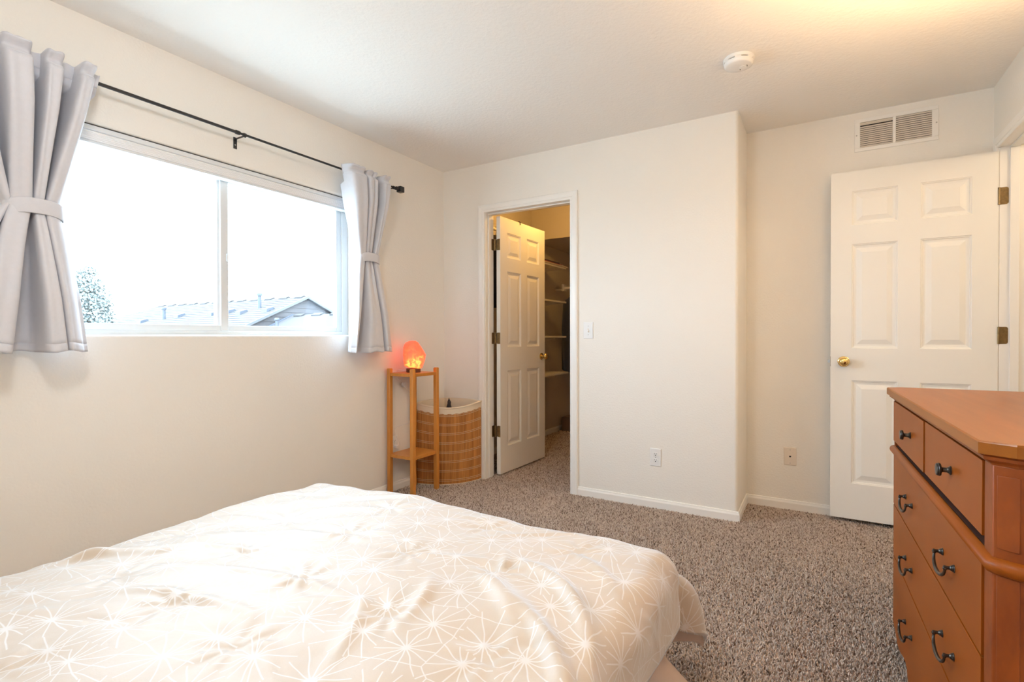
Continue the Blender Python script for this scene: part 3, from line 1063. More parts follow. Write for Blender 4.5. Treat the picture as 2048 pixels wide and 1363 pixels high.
for (xa, xb) in inx:
    nl = 13
    for k in range(nl):
        zc = fz0 + (fz1 - fz0) * (k + 0.5) / nl
        if xa < 2.9 and k == nl - 2:
            zc += 0.004
        mb = MB().prism([(YA - 0.0065, zc - 0.0048), (YA - 0.0055, zc - 0.0058), (YA - 0.0005, zc + 0.0035), (YA - 0.0015, zc + 0.0045)], xa, xb, 'x')
        mb.build('louver', M_louv, gr)
for sx in (gx0 + 0.010, gx1 - 0.010):
    MB().lathe([(0.004, -0.0075), (0.003, -0.006)], (sx, YA, 2.302), 'y', 10).build('screw', M_screw, gr)

sa = thing('smoke_detector', 'round white smoke detector on the ceiling', 'smoke detector', (2.284, -0.612, H))
SX, SY = 2.284, -0.612
MB().lathe([(0.066, 0.0), (0.069, -0.004), (0.069, -0.016), (0.066, -0.0185)], (SX, SY, H), 'z', 40).build('base', M_plate, sa, smooth=True)
MB().lathe([(0.060, -0.0180), (0.060, -0.0225)], (SX, SY, H), 'z', 40).build('vent_gap', M_slot, sa, smooth=True)
for k in range(7):
    mb = MB()
    a = 2 * PI * k / 7 + 0.3
    c, s = math.cos(a), math.sin(a)
    q = [(SX + c * r_ - s * w_, SY + s * r_ + c * w_, H - z_) for r_, w_, z_ in ((0.0600, -0.014, 0.0235), (0.0662, -0.014, 0.0235), (0.0662, 0.014, 0.0235), (0.0600, 0.014, 0.0235))]
    q += [(x_, y_, H - 0.0175) for x_, y_, _ in q]
    mb.add(q, [(0, 1, 2, 3), (7, 6, 5, 4), (0, 1, 5, 4), (1, 2, 6, 5), (2, 3, 7, 6), (3, 0, 4, 7)])
    mb.build('rib', M_plate, sa)
MB().lathe([(0.066, -0.0225), (0.066, -0.030), (0.062, -0.038), (0.055, -0.0415), (0.030, -0.0435), (0.001, -0.044)], (SX, SY, H), 'z', 40).build('cover', M_plate, sa, smooth=True, angle=50)
MB().lathe([(0.017, -0.0432), (0.0165, -0.0455), (0.010, -0.0462), (0.001, -0.0462)], (SX + 0.018, SY + 0.010, H), 'z', 24).build('test_button', M_plate, sa, smooth=True, angle=60)
MB().lathe([(0.0022, -0.0440), (0.0018, -0.0470)], (SX + 0.004, SY + 0.024, H), 'z', 8).build('indicator', M_slot, sa)
MB().box(SX + 0.036, SY - 0.006, H - 0.0441, SX + 0.038, SY + 0.010, H - 0.0429).build('sounder_slot', M_slot, sa)


def plate(name, label, cat, c, place, m, w=0.070, h=0.114):
    """place(u, v, out) maps plate coordinates to the world"""
    t = thing(name, label, cat, place(0, 0, 0))
    mb = MB()
    P = []
    for ins, out in ((0, 0), (0, 0.003), (0.003, 0.0055)):
        P.append([place(-w / 2 + ins, -h / 2 + ins, out), place(w / 2 - ins, -h / 2 + ins, out), place(w / 2 - ins, h / 2 - ins, out), place(-w / 2 + ins, h / 2 - ins, out)])
    mb.grid(P, wrap=True)
    mb.f.append((8, 9, 10, 11))
    mb.build('plate', m, t)
    return t


def disc(mb, place, u, v, r, o0, o1, seg=16, sx=1.0, flat=None):
    P = []
    for out, s_ in ((o0, 1.0), (o1, 1.0), (o1 + 0.0003, 0.8)):
        row = []
        for k in range(seg):
            a = 2 * PI * k / seg
            dv = r * s_ * math.sin(a)
            if flat:
                dv = max(-flat, min(flat, dv))
            row.append(place(u + r * s_ * sx * math.cos(a), v + dv, out))
        P.append(row)
    o = len(mb.v)
    mb.grid(P, wrap=True)
    mb.f.append(tuple(o + 2 * seg + k for k in range(seg)))
    return mb


def obox(mb, place, u0, v0, u1, v1, o0, o1):
    q = [place(u, v, o) for o in (o0, o1) for u, v in ((u0, v0), (u1, v0), (u1, v1), (u0, v1))]
    return mb.add(q, [(3, 2, 1, 0), (4, 5, 6, 7), (0, 1, 5, 4), (1, 2, 6, 5), (2, 3, 7, 6), (3, 0, 4, 7)])


def duplex(t, place):
    for v0 in (0.0195, -0.0195):
        mb = MB()
        disc(mb, place, 0, v0, 0.0172, 0.005, 0.0075, 20, flat=0.0135)
        rc = mb.build('receptacle', M_plate, t)
        mb = MB()
        obox(mb, place, -0.0073, v0 + 0.001, -0.0052, v0 + 0.0085, 0.0070, 0.0081)
        obox(mb, place, 0.0052, v0 + 0.001, 0.0073, v0 + 0.0075, 0.0070, 0.0081)
        disc(mb, place, 0, v0 - 0.006, 0.0030, 0.0070, 0.0079, 10)
        mb.build('slots', M_slot, rc)
    mb = MB()
    disc(mb, place, 0, 0, 0.0028, 0.005, 0.0064, 10)
    mb.build('screw', M_screw, t)


pl_sw = lambda u, v, o: (1.259 + u, -o, 1.147 + v)
t = plate('light_switch', 'white single toggle light switch beside the closet doorway', 'light switch', None, pl_sw, M_plate)
mb = MB(); obox(mb, pl_sw, -0.005, -0.012, 0.005, 0.012, 0.005, 0.0062); mb.build('toggle_slot', M_ivory, t)
mb = MB()
q = [pl_sw(u, v, o) for (u, v, o) in ((-0.004, -0.006, 0.005), (0.004, -0.006, 0.005), (0.004, 0.006, 0.005), (-0.004, 0.006, 0.005),
                                      (-0.0032, -0.013, 0.016), (0.0032, -0.013, 0.016), (0.0032, -0.005, 0.017), (-0.0032, -0.005, 0.017))]
mb.add(q, [(3, 2, 1, 0), (4, 5, 6, 7), (0, 1, 5, 4), (1, 2, 6, 5), (2, 3, 7, 6), (3, 0, 4, 7)])
mb.build('toggle', M_plate, t)
for vv in (0.030, -0.030):
    mb = MB(); disc(mb, pl_sw, 0, vv, 0.0028, 0.005, 0.0064, 10); mb.build('screw', M_screw, t)

pl_o = lambda u, v, o: (1.721 + u, -o, 0.328 + v)
t = plate('wall_outlet', 'white duplex outlet low on the wall near the rounded corner', 'outlet', None, pl_o, M_plate)
duplex(t, pl_o)

pl_p = lambda u, v, o: (2.464 + u, YA - o, 0.339 + v)
t = plate('phone_jack', 'ivory phone jack plate low in the alcove', 'phone jack', None, pl_p, M_ivory)
mb = MB(); obox(mb, pl_p, -0.008, -0.008, 0.008, 0.010, 0.005, 0.007); jk = mb.build('jack_housing', M_ivory, t)
mb = MB(); obox(mb, pl_p, -0.0055, -0.0035, 0.0055, 0.0045, 0.0066, 0.0074); obox(mb, pl_p, -0.0025, -0.0060, 0.0025, -0.0034, 0.0066, 0.0074); mb.build('socket', M_slot, jk)
for vv in (0.042, -0.042):
    mb = MB(); disc(mb, pl_p, 0, vv, 0.0030, 0.005, 0.0066, 10); mb.build('screw', M_screw, t)

pl_l = lambda u, v, o: (o, -0.580 - u * -1.0, 0.338 + v)
t = plate('wall_outlet', 'white duplex outlet behind the bamboo plant stand', 'outlet', None, pl_l, M_plate)
duplex(t, pl_l)

# ------------------------------------------------------------------ bamboo stand, salt lamp
ns = thing('plant_stand', 'tall square two-tier bamboo stand holding the glowing salt lamp', 'side table', (0.145, -0.527, 0))
LX, LY = (0.036, 0.248), (-0.655, -0.405)
for lx in LX:
    for ly in LY:
        mb = MB()
        hwd = 0.0145
        P = []
        for zz, s_ in ((0.0, 1.0), (0.881, 1.0), (0.885, 0.8)):
            P.append([(lx - hwd * s_, ly - hwd * s_, zz), (lx + hwd * s_, ly - hwd * s_, zz), (lx + hwd * s_, ly + hwd * s_, zz), (lx - hwd * s_, ly + hwd * s_, zz)])
        mb.grid(P, wrap=True)
        mb.f += [(3, 2, 1, 0), (8, 9, 10, 11)]
        mb.build('leg', M_bamboo, ns, bevel=0.002)


def stand_shelf(zt, zb):
    e = 0.010
    a, b, c, d = LX[0] - e, LX[1] + e, LY[0] - e, LY[1] + e
    n_ = 0.0255
    poly = [(a + n_, c), (b - n_, c), (b - n_, c + n_), (b, c + n_), (b, d - n_), (b - n_, d - n_), (b - n_, d), (a + n_, d), (a + n_, d - n_), (a, d - n_), (a, c + n_), (a + n_, c + n_)]
    MB().prism(poly, zb, zt).build('shelf', M_bamboo, ns, bevel=0.0012)


stand_shelf(0.853, 0.832)
stand_shelf(0.285, 0.264)

LCX, LCY, LZ = 0.135, -0.520, 0.853
sl = thing('salt_lamp', 'glowing orange salt crystal lamp on a round wooden base', 'lamp', (LCX, LCY, LZ))
MB().lathe([(0.049, 0.0), (0.051, 0.002), (0.051, 0.026), (0.048, 0.028)], (LCX, LCY, LZ), 'z', 28).build('base', M_lampbase, sl, smooth=True, angle=40)


def crystal():
    rows = []
    prof = [(0.028, 0.060), (0.033, 0.072), (0.050, 0.080), (0.085, 0.086), (0.125, 0.086), (0.160, 0.080), (0.190, 0.070), (0.212, 0.054), (0.224, 0.034), (0.229, 0.014), (0.2295, 0.001)]
    n = 40
    rn = np.random.default_rng(9)
    cuts = []
    for k in range(34):
        d_ = rn.normal(0, 1, 3)
        d_ /= np.linalg.norm(d_)
        cuts.append((d_, rn.uniform(0.064, 0.088) + 0.028 * abs(d_[2])))
    # flat left flank and slanted crown as in the photograph
    L_ = np.array([-0.858, -0.513, 0.0])
    cuts.append((L_, 0.062))
    q_ = -L_ * 0.72 + np.array([0, 0, 0.69])
    cuts.append((q_ / np.linalg.norm(q_), 0.100))
    q_ = -L_ * 0.93 + np.array([0, 0, -0.36])
    cuts.append((q_ / np.linalg.norm(q_), 0.082))
    for h, r in prof:
        row = []
        for k in range(n):
            a = 2 * PI * k / n
            rr = r * (1 + 0.05 * math.sin(2 * a + 0.5) + 0.035 * math.sin(3 * a + h * 30) + 0.025 * math.sin(6 * a + h * 70))
            p = np.array([rr * math.cos(a), rr * math.sin(a), h - 0.11])
            p[:2] += L_[:2] * 0.28 * max(0, h - 0.15)
            for dv, c_ in cuts:
                e = p @ dv - c_
                if e > 0:
                    p = p - dv * e * 0.92
            row.append((LCX + p[0], LCY + p[1], LZ + max(0.0275, p[2] + 0.11)))
        rows.append(row)
    mb = MB().grid(rows, wrap=True)
    e = len(mb.v)
    mb.f += [tuple(range(n))[::-1], tuple(range(e - n, e))]
    return mb.build('crystal', M_salt, sl, smooth=True, angle=16)


crystal()


cord = MB().tube(smooth_path([(LCX - 0.046, LCY - 0.020, LZ + 0.010), (0.060, -0.560, LZ + 0.016), (0.022, -0.563, LZ + 0.012), (0.016, -0.553, 0.815), (0.024, -0.528, 0.790), (0.030, -0.510, 0.765)], 8), 0.0022, 6)
cord.tube(smooth_path([(0.032, -0.500, 0.752), (0.034, -0.470, 0.715), (0.030, -0.430, 0.66), (0.022, -0.42, 0.56), (0.018, -0.435, 0.475), (0.018, -0.500, 0.464), (0.018, -0.562, 0.462), (0.018, -0.588, 0.440),
                       (0.020, -0.584, 0.405), (0.024, -0.566, 0.375), (0.030, -0.560, 0.345), (0.032, -0.568, 0.326), (0.030, -0.578, 0.3205)], 7), 0.0022, 6)
cord.build('cord', M_cord, sl, smooth=True)
MB().lathe([(0.006, -0.009), (0.017, -0.008), (0.0185, 0.0), (0.017, 0.008), (0.006, 0.009)], (0.031, -0.506, 0.760), 'x', 20).build('dimmer', M_cord, sl, smooth=True, angle=50)
MB().tube([(0.032, -0.500, 0.750), (0.034, -0.484, 0.728)], [0.0055, 0.003], 8).build('strain_relief', M_cord, sl, smooth=True)
MB().box(0.0085, -0.590, 0.309, 0.034, -0.566, 0.329).build('plug', M_cord, sl, bevel=0.004)

# ------------------------------------------------------------------ bamboo hamper
HX, HYc, HRd = 0.020, -0.020, 0.356
hm = thing('laundry_hamper', 'quarter-round bamboo slat hamper with a cream canvas rim', 'hamper', (HX, HYc, 0))


def rim_z(f):
    """rim height along the outline parameter, dips along the bow"""
    return 0.612 - 0.034 * math.sin(PI * f) ** 1.2


def arcp(f, r):
    a = PI / 2 * f
    return HX + r * math.sin(a), HYc - r * math.cos(a)


# bow of slats: one ridge per slat
NSL = 104
rows = []
top_off = 0.044
outer = []
for i in range(NSL * 3 + 1):
    f = i / (NSL * 3)
    r = HRd + (0.0 if i % 3 == 0 else 0.0024)
    outer.append((f, r))
for zf in (0.0, 0.5, 1.0):
    row = []
    for f, r in outer:
        x_, y_ = arcp(f, r)
        row.append((x_, y_, 0.012 + zf * (rim_z(f) - top_off - 0.012)))
    rows.append(row)
o = MB().grid(rows).build('slat_screen', M_slat, hm)
o['kind'] = 'stuff'
# thread rows, two lines of beaded stitches each
mb = MB()
for k in range(8):
    for dz in (-0.0055, 0.0055):
        for i in range(NSL):
            f = (i + 0.5) / NSL
            zt = 0.040 + (rim_z(f) - top_off - 0.055) * k / 7.0 + dz
            x_, y_ = arcp(f, HRd + 0.0025)
            a = PI / 2 * f
            tx, ty = math.cos(a), math.sin(a)
            L_ = HRd * PI / 2 / NSL * 0.36
            nx, ny = math.sin(a) * 0.0012, -math.cos(a) * 0.0012
            q = [(x_ - tx * L_, y_ - ty * L_, zt - 0.0018), (x_ + tx * L_, y_ + ty * L_, zt - 0.0018), (x_ + tx * L_, y_ + ty * L_, zt + 0.0018), (x_ - tx * L_, y_ - ty * L_, zt + 0.0018)]
            q += [(a_ + nx, b_ + ny, c_) for a_, b_, c_ in q]
            mb.add(q, [(4, 5, 6, 7), (0, 1, 5, 4), (2, 3, 7, 6), (1, 2, 6, 5), (3, 0, 4, 7)])
mb.build('stitch_rows', M_thread, hm)['kind'] = 'stuff'
mb = MB()
NF = 48
P = []
for zt, dr in ((0.0, 0.001), (0.0, 0.0035), (0.013, 0.0035), (0.013, 0.001)):
    P.append([(*arcp(i / NF, HRd + dr), zt) for i in range(NF + 1)])
mb.grid(P)
mb.build('bottom_binding', M_canvas, hm)
# flat sides against the walls
mb = MB()
mb.box(HX, HYc - HRd, 0.0, HX + 0.004, HYc, 0.575)
mb.box(HX, HYc - 0.004, 0.0, HX + HRd, HYc, 0.575)
mb.build('side_panels', M_slat, hm)
# canvas band and rolled rim, all round
outl = [(arcp(i / 40, HRd + 0.004), rim_z(i / 40)) for i in range(41)]
n1 = 14
outl += [((HX + (HRd + 0.004) * (1 - i / n1), HYc - 0.002), 0.612 + 0.006 * math.sin(PI * i / n1)) for i in range(1, n1 + 1)]
outl += [((HX + 0.002, HYc - (HRd + 0.004) * (i / n1)), 0.612 + 0.006 * math.sin(PI * i / n1)) for i in range(1, n1)]
no = len(outl)
P = []
for dz, ins in ((-0.048, 0.0), (-0.030, 0.001), (-0.012, 0.0), (-0.003, 0.001), (0.002, 0.006), (0.001, 0.011), (-0.006, 0.013), (-0.05, 0.012), (-0.30, 0.012)):
    row = []
    for i, ((x_, y_), z_) in enumerate(outl):
        cxm, cym = HX + 0.15, HYc - 0.15
        d = Vector((cxm - x_, cym - y_, 0)).normalized()
        wv = 0.0025 * math.sin(i * 1.7) if dz == -0.048 else 0
        row.append((x_ + d.x * ins, y_ + d.y * ins, z_ + dz + wv))
    P.append(row)
MB().grid(P, wrap=True).build('canvas_liner', M_canvas, hm, smooth=True, angle=60)
P = []
pts = [Vector((p[0][0], p[0][1], p[1] - 0.004)) for p in outl]
MB().tube(pts + [pts[0]], 0.0055, 8).build('rim_cord', M_canvas, hm, smooth=True)
# laundry inside: a black cloth whose tip stands up
mb = MB()
P = []
for i, (h_, r_) in enumerate(((0.30, 0.110), (0.40, 0.100), (0.47, 0.070), (0.53, 0.036), (0.57, 0.018), (0.595, 0.012), (0.612, 0.013), (0.622, 0.009), (0.636, 0.003), (0.645, 0.001))):
    row = []
    for k in range(18):
        a = 2 * PI * k / 18
        rr = r_ * (1 + 0.18 * math.sin(3 * a + i) + 0.1 * math.sin(5 * a + 2 * i))
        row.append((0.165 + rr * math.cos(a), -0.150 + rr * math.sin(a), h_ - 0.010))
    P.append(row)
mb.grid(P, wrap=True)
mb.f += [tuple(range(18))[::-1], tuple(range(9 * 18, 10 * 18))]
mb2 = mb.build('black_cloth', M_cloth2, smooth=True, angle=60)
tag(mb2, 'black cloth peeking up out of the bamboo hamper', 'clothing')

# ------------------------------------------------------------------ bed
BX, BHW = 1.400, 0.765
BF, BHd = -1.705, -3.72
bed = thing('bed', 'low queen bed with a pale skirt, under the tan comforter', 'bed', (BX, -2.7, 0))
MB().box(BX - BHW + 0.02, BHd, 0.02, BX + BHW - 0.02, BF - 0.02, 0.20).build('box_spring', M_mattress, bed, bevel=0.02)
mb = MB().box(BX - BHW, BHd, 0.20, BX + BHW, BF, 0.385)
mb.build('mattress', M_mattress, bed, bevel=0.05, segs=4)


def skirt():
    path = []
    hw_ = BHW - 0.015
    yb_ = BF - 0.015
    n = 120
    for i in range(n + 1):
        path.append((BX + hw_, BHd + (yb_ - 0.05 - BHd) * i / n, 1, 0))
    for i in range(1, 13):
        a = PI / 2 * i / 13
        path.append((BX + hw_ - 0.05 + 0.05 * math.cos(a), yb_ - 0.05 + 0.05 * math.sin(a), math.cos(a), math.sin(a)))
    for i in range(n + 1):
        path.append((BX + hw_ - 0.05 - (2 * hw_ - 0.10) * i / n, yb_, 0, 1))
    for i in range(1, 13):
        a = PI / 2 * i / 13
        path.append((BX - hw_ + 0.05 - 0.05 * math.sin(a), yb_ - 0.05 + 0.05 * math.cos(a), -math.sin(a), math.cos(a)))
    for i in range(n + 1):
        path.append((BX - hw_, yb_ - 0.05 + (BHd - yb_ + 0.05) * i / n, -1, 0))
    P = []
    m_ = len(path)
    for t in (0, 0.15, 0.35, 0.6, 0.85, 1.0):
        z = 0.205 - 0.195 * t
        row = []
        for i, (x_, y_, nx, ny) in enumerate(path):
            w_ = (0.018 * math.sin(i * 0.33) + 0.010 * math.sin(i * 0.71 + 1)) * t
            cr = 0.085 * math.exp(-((i - 124) / 9.0) ** 2) * t
            o_ = 0.088 * t + w_ + cr
            row.append((x_ + nx * o_, y_ + ny * o_, z + 0.004 * math.sin(i * 0.5) * t))
        P.append(row)
    o = MB().grid(P).build('bed_skirt', M_skirt, bed, smooth=True, angle=80)
    so = o.modifiers.new('thick', 'SOLIDIFY')
    so.thickness = 0.002


skirt()


def comforter():
    r = 0.075
    hw_ = 0.845 - r
    foot = -1.645 - r              # flat edge at the foot
    ztop = 0.432
    dR, dF = 0.245, 0.335
    NX, NY = 250, 290
    a = np.linspace(-(hw_ + dR), hw_ + dR, NX)
    b = np.linspace(-2.06, dF, NY)          # along the bed; > 0 hangs over the foot
    A, B = np.meshgrid(a, b)
    u = np.maximum(0, np.abs(A) - hw_)
    v = np.maximum(0, B)
    sgn = np.sign(A)
    rho = np.hypot(u, v)
    phi = np.arctan2(v, u + 1e-9)
    arc = PI * r / 2
    ang = np.minimum(rho / r, PI / 2)
    extra = np.maximum(0, rho - arc)
    pd = np.degrees(phi)
    corner = (u > 0) & (v > 0)
    ear = np.exp(-((pd - 52) / 15.0) ** 2) * corner
    tuck = (np.exp(-((pd - 16) / 11.0) ** 2) + np.exp(-((pd - 82) / 7.0) ** 2)) * corner
    wav = 0.05 * np.sin(B * 7 + 1.0) * (v == 0) + 0.05 * np.sin(A * 9 + 0.4) * (u == 0)
    flare = np.clip(0.05 + wav * 0.8 - 0.20 * tuck, -0.3, 0.8)
    d = r * np.sin(ang) + flare * extra + 0.150 * ear * (1 - np.exp(-extra / 0.075))
    h = r * (1 - np.cos(ang)) + extra * np.sqrt(1 - flare ** 2) * (1 - 0.06 * ear)
    phi2 = phi + 0.10 * ear
    X = BX + sgn * (np.minimum(np.abs(A), hw_) + d * np.cos(phi2) * (rho > 0))
    Y = foot + np.minimum(B, 0) + d * np.sin(phi2) * (rho > 0)
    Z = ztop - h
    # relief of the filling along the local normal
    cx_, cy_ = X.copy(), foot + np.minimum(B, 0)
    wx, wy = BX + A, foot + B
    R = np.zeros_like(X)
    R += 0.014 * (1 - np.clip(np.abs(A) / hw_, 0, 1) ** 2)
    rn = np.random.default_rng(21)
    for k in range(14):
        fx, fy = rn.uniform(2, 8, 2) * rn.choice([-1, 1], 2)
        R += 0.0022 * np.sin(fx * wx + fy * wy + rn.uniform(0, 6))
    tufts = [(0.585, -2.607), (1.089, -2.36), (1.241, -2.646), (1.543, -2.661), (1.543, -2.113), (1.402, -2.38), (1.254, -2.08),
             (1.849, -2.081), (1.984, -1.831), (1.736, -2.396), (0.914, -2.087), (2.021, -2.412), (0.944, -2.634), (1.2, -1.84), (1.62, -1.80),
             (0.72, -1.85), (2.06, -2.70), (0.72, -2.36), (1.80, -2.72), (0.8, -2.95), (1.2, -2.95), (1.6, -2.97), (2.0, -3.0)]
    for (tx, ty) in tufts:
        dx, dy = wx - tx, wy - ty
        dd = np.hypot(dx, dy)
        th = np.arctan2(dy, dx)
        p0 = rn.uniform(0, 6)
        th0 = rn.uniform(0.1, 0.6)
        el = np.hypot(dx * math.cos(th0) + dy * math.sin(th0), 2.2 * (-dx * math.sin(th0) + dy * math.cos(th0)))
        R -= 0.007 * np.exp(-(el / 0.024) ** 2)
        R -= 0.006 * np.exp(-(dd / 0.10) ** 2)
        R += 0.0026 * np.exp(-((dd - 0.05) / 0.05) ** 2) * np.sin(7 * th + p0)
    rid = []
    for k in range(150):
        x_, y_ = rn.uniform(0.55, 2.3), rn.uniform(-3.2, -1.65)
        t0 = rn.normal(0.42, 0.35)
        rid.append((x_, y_, t0, rn.uniform(0.07, 0.22), rn.uniform(0.008, 0.017), rn.uniform(-0.0038, 0.0044)))
    # long drag folds seen on the photograph
    rid += [(0.86, -2.47, 0.62, 0.26, 0.016, 0.011), (0.80, -2.545, 0.6, 0.22, 0.018, 0.009), (1.28, -2.43, 0.25, 0.22, 0.016, 0.006),
            (1.26, -2.60, 0.25, 0.2, 0.016, 0.007), (0.70, -2.62, 1.1, 0.10, 0.016, 0.010), (1.05, -2.20, 0.5, 0.16, 0.02, 0.008),
            (2.01, -2.06, -0.55, 0.16, 0.022, 0.014), (2.13, -2.17, -0.9, 0.16, 0.020, 0.013), (2.07, -2.27, -0.65, 0.17, 0.022, 0.013),
            (2.10, -1.95, -0.75, 0.12, 0.018, 0.009), (1.93, -2.20, -0.7, 0.16, 0.024, 0.010), (2.16, -2.36, -0.9, 0.14, 0.02, 0.010),
            (1.76, -2.30, -1.2, 0.10, 0.018, 0.010), (1.84, -2.05, -1.2, 0.09, 0.015, 0.009), (1.70, -2.47, -1.0, 0.10, 0.018, 0.009)]
    for q_, (x_, y_, t0, ll, ww, aa) in enumerate(rid):
        aa = aa * (1.35 if q_ >= 150 else 1.0)
        dx, dy = wx - x_, wy - y_
        t_ = dx * math.cos(t0) + dy * math.sin(t0)
        n_ = -dx * math.sin(t0) + dy * math.cos(t0) + 0.25 * t_ * t_ / max(ll, 0.05) * 0.4
        R += aa * np.exp(-(n_ / ww) ** 2) * np.exp(-(t_ / ll) ** 2)
    # puffiness of the rolled edges
    edge = np.exp(-((rho - 0.09) / 0.09) ** 2)
    R += 0.005 * edge * np.sin(wx * 15 + wy * 13) + 0.003 * edge * np.sin(wx * 31 - wy * 27)
    GX = np.gradient(np.stack([X, Y, Z], 2), axis=1)
    GY = np.gradient(np.stack([X, Y, Z], 2), axis=0)
    Nn = np.cross(GX, GY)
    Nn /= np.linalg.norm(Nn, axis=2)[..., None] + 1e-9
    X2, Y2, Z2 = X + Nn[..., 0] * R, Y + Nn[..., 1] * R, Z + Nn[..., 2] * R
    Z2 = np.maximum(Z2, 0.022)
    V = np.stack([X2, Y2, Z2], 2).reshape(-1, 3)
    me = bpy.data.meshes.new('comforter')
    idx = np.arange(NX * NY).reshape(NY, NX)
    F = np.stack([idx[:-1, :-1], idx[:-1, 1:], idx[1:, 1:], idx[1:, :-1]], 2).reshape(-1, 4)
    me.from_pydata(V.tolist(), [], F.tolist())
    uv = me.uv_layers.new(name='cloth')
    UVs = np.stack([A.ravel(), B.ravel()], 1)
    li = np.zeros(len(me.loops), np.int32)
    me.loops.foreach_get('vertex_index', li)
    uv.data.foreach_set('uv', UVs[li].astype(np.float32).ravel())
    me.polygons.foreach_set('use_smooth', [True] * len(me.polygons))
    me.materials.append(M_comf)
    me.materials.append(M_lining)
    o = bpy.data.objects.new('comforter', me)
    COL.objects.link(o)
    so = o.modifiers.new('thick', 'SOLIDIFY')
    so.thickness = 0.012
    so.offset = -1
    so.material_offset = 1
    so.material_offset_rim = 0
    tag(o, 'satiny tan comforter printed with white starburst lines, spread over the bed', 'comforter')


comforter()

# ------------------------------------------------------------------ dresser
DR = thing('dresser', 'orange-brown five-drawer wooden dresser with pewter pulls', 'dresser', (2.827, -1.045, 0), math.atan2(-0.99959364, 0.02850552))
DEP = 0.555


def dpoly(ins, s0=-0.012, s1=1.055):
    c = ins * 0.28
    return [(s0 + c, ins), (s1 - c, ins), (s1 + 0.026 - ins * 0.55, 0.043 + ins * 0.3), (s1 + 0.026 - ins * 0.55, DEP), (s0 - 0.026 + ins * 0.55, DEP), (s0 - 0.026 + ins * 0.55, 0.043 + ins * 0.3)]


def layers(name, steps, m, **kw):
    P = [[(x_, y_, z_) for x_, y_ in dpoly(i_)] for z_, i_ in steps]
    mb = MB().grid(P, wrap=True)
    e = len(mb.v)
    mb.f += [tuple(range(6))[::-1], tuple(range(e - 6, e))]
    return mb.build(name, m, DR, world=False, **kw)


layers('top', [(0.8975, 0.0), (0.898, -0.0005), (0.9175, -0.0005), (0.9205, 0.002)], M_drestop)
layers('top_moulding', [(0.8785, 0.0195), (0.882, 0.0175), (0.886, 0.012), (0.888, 0.008), (0.8935, 0.0065), (0.8955, 0.009), (0.8975, 0.010)], M_drespost)
# carcass behind the drawers
CP = [(0.006, 0.046), (1.044, 0.046), (1.060, 0.060), (1.060, DEP - 0.002), (-0.015, DEP - 0.002), (-0.015, 0.060)]
MB().prism(CP, 0.115, 0.879).build('carcass', M_dresdark, DR, world=False)


def post(far):
    """canted corner post with the face strip beside the drawers"""
    if far:
        P = [(-0.001, 0.020), (0.010, 0.020), (0.010, 0.050), (0.004, 0.095), (-0.022, 0.095), (-0.022, 0.052)]
    else:
        P = [(1.006, 0.020), (1.051, 0.020), (1.071, 0.052), (1.071, 0.095), (1.046, 0.095), (1.006, 0.050)]
    o = MB().prism(P, 0.105, 0.879).build('corner_post', M_drespost, DR, world=False, bevel=0.002)
    if not far:
        # sunk panel on the canted face
        a, b = Vector((1.051, 0.020)), Vector((1.071, 0.052))
        d = (b - a).normalized()
        n_ = Vector((d.y, -d.x))
        for za, zb in ((0.735, 0.862), (0.125, 0.688)):
            q0, q1 = a + d * 0.006, b - d * 0.001
            P = [q0 - n_ * 0.001, q1 - n_ * 0.001, q1 + n_ * 0.0018, q0 + n_ * 0.0018]
            MB().prism([(p.x, p.y) for p in P], za, zb).build('inset_panel', M_drespost, o, world=False, bevel=0.001)
    return o


post(True)
post(False)
MB().box(1.048, 0.094, 0.10, 1.071, DEP, 0.879).build('side_panel', M_drespost, DR, world=False)
MB().box(-0.022, 0.094, 0.10, -0.004, DEP, 0.879).build('side_panel', M_drespost, DR, world=False)

# waist bead all round
BP = []
zc, rb = 0.704, 0.0145
P = []
for k in range(9):
    a = -PI / 2 + PI * k / 8
    out = rb * math.cos(a)
    z_ = zc + rb * math.sin(a)
    P.append([(-0.022 - out, DEP), (-0.022 - out, 0.052 - out * 0.3), (-0.001 - out * 0.4, 0.022 - out), (1.051 + out * 0.4, 0.022 - out), (1.071 + out, 0.052 - out * 0.3), (1.071 + out, DEP)])
    P[-1] = [(x_, y_, z_) for x_, y_ in P[-1]]
MB().grid(P).build('waist_bead', M_dres, DR, world=False, smooth=True, angle=60)
MB().box(0.008, 0.024, 0.690, 1.006, 0.048, 0.7182).build('waist_rail', M_dresdark, DR, world=False)


def pull_post(o, x_, z_, yf):
    pr = [(0.0125, 0.0), (0.0125, -0.002), (0.0105, -0.0035), (0.0105, -0.0055), (0.0085, -0.007), (0.0085, -0.009), (0.0055, -0.012), (0.0050, -0.020), (0.0062, -0.023), (0.0056, -0.027), (0.002, -0.0285)]
    pr = [(r_ * 0.68, h_ * 0.68) for r_, h_ in pr]
    return MB().lathe(pr, (x_, yf, z_), 'y', 18).build('mount', M_iron, o, world=False, smooth=True, angle=40)


def bail_pull(dr, sc, z_, yf):
    sp = 0.050
    pts, rs = [], []
    for k in range(19):
        t = k / 18.0
        a = PI * t
        x_ = sc - sp * math.cos(a)
        zz = z_ - 0.003 - 0.026 * math.sin(a) ** 0.8
        yy = yf - 0.0158 - 0.004 * math.sin(a)
        pts.append((x_, yy, zz))
        rs.append(0.0024 + 0.0017 * math.sin(a))
    hb = MB().tube(pts, rs, 10).build('handle', M_iron, dr, world=False, smooth=True)
    for s_ in (-1, 1):
        m1 = pull_post(hb, sc + s_ * sp, z_, yf)
        m1.parent = dr
        MB().sphere((sc + s_ * sp, yf - 0.0160, z_ - 0.002), 0.0045, 12, 8).build('ball', M_iron, dr, world=False, smooth=True)


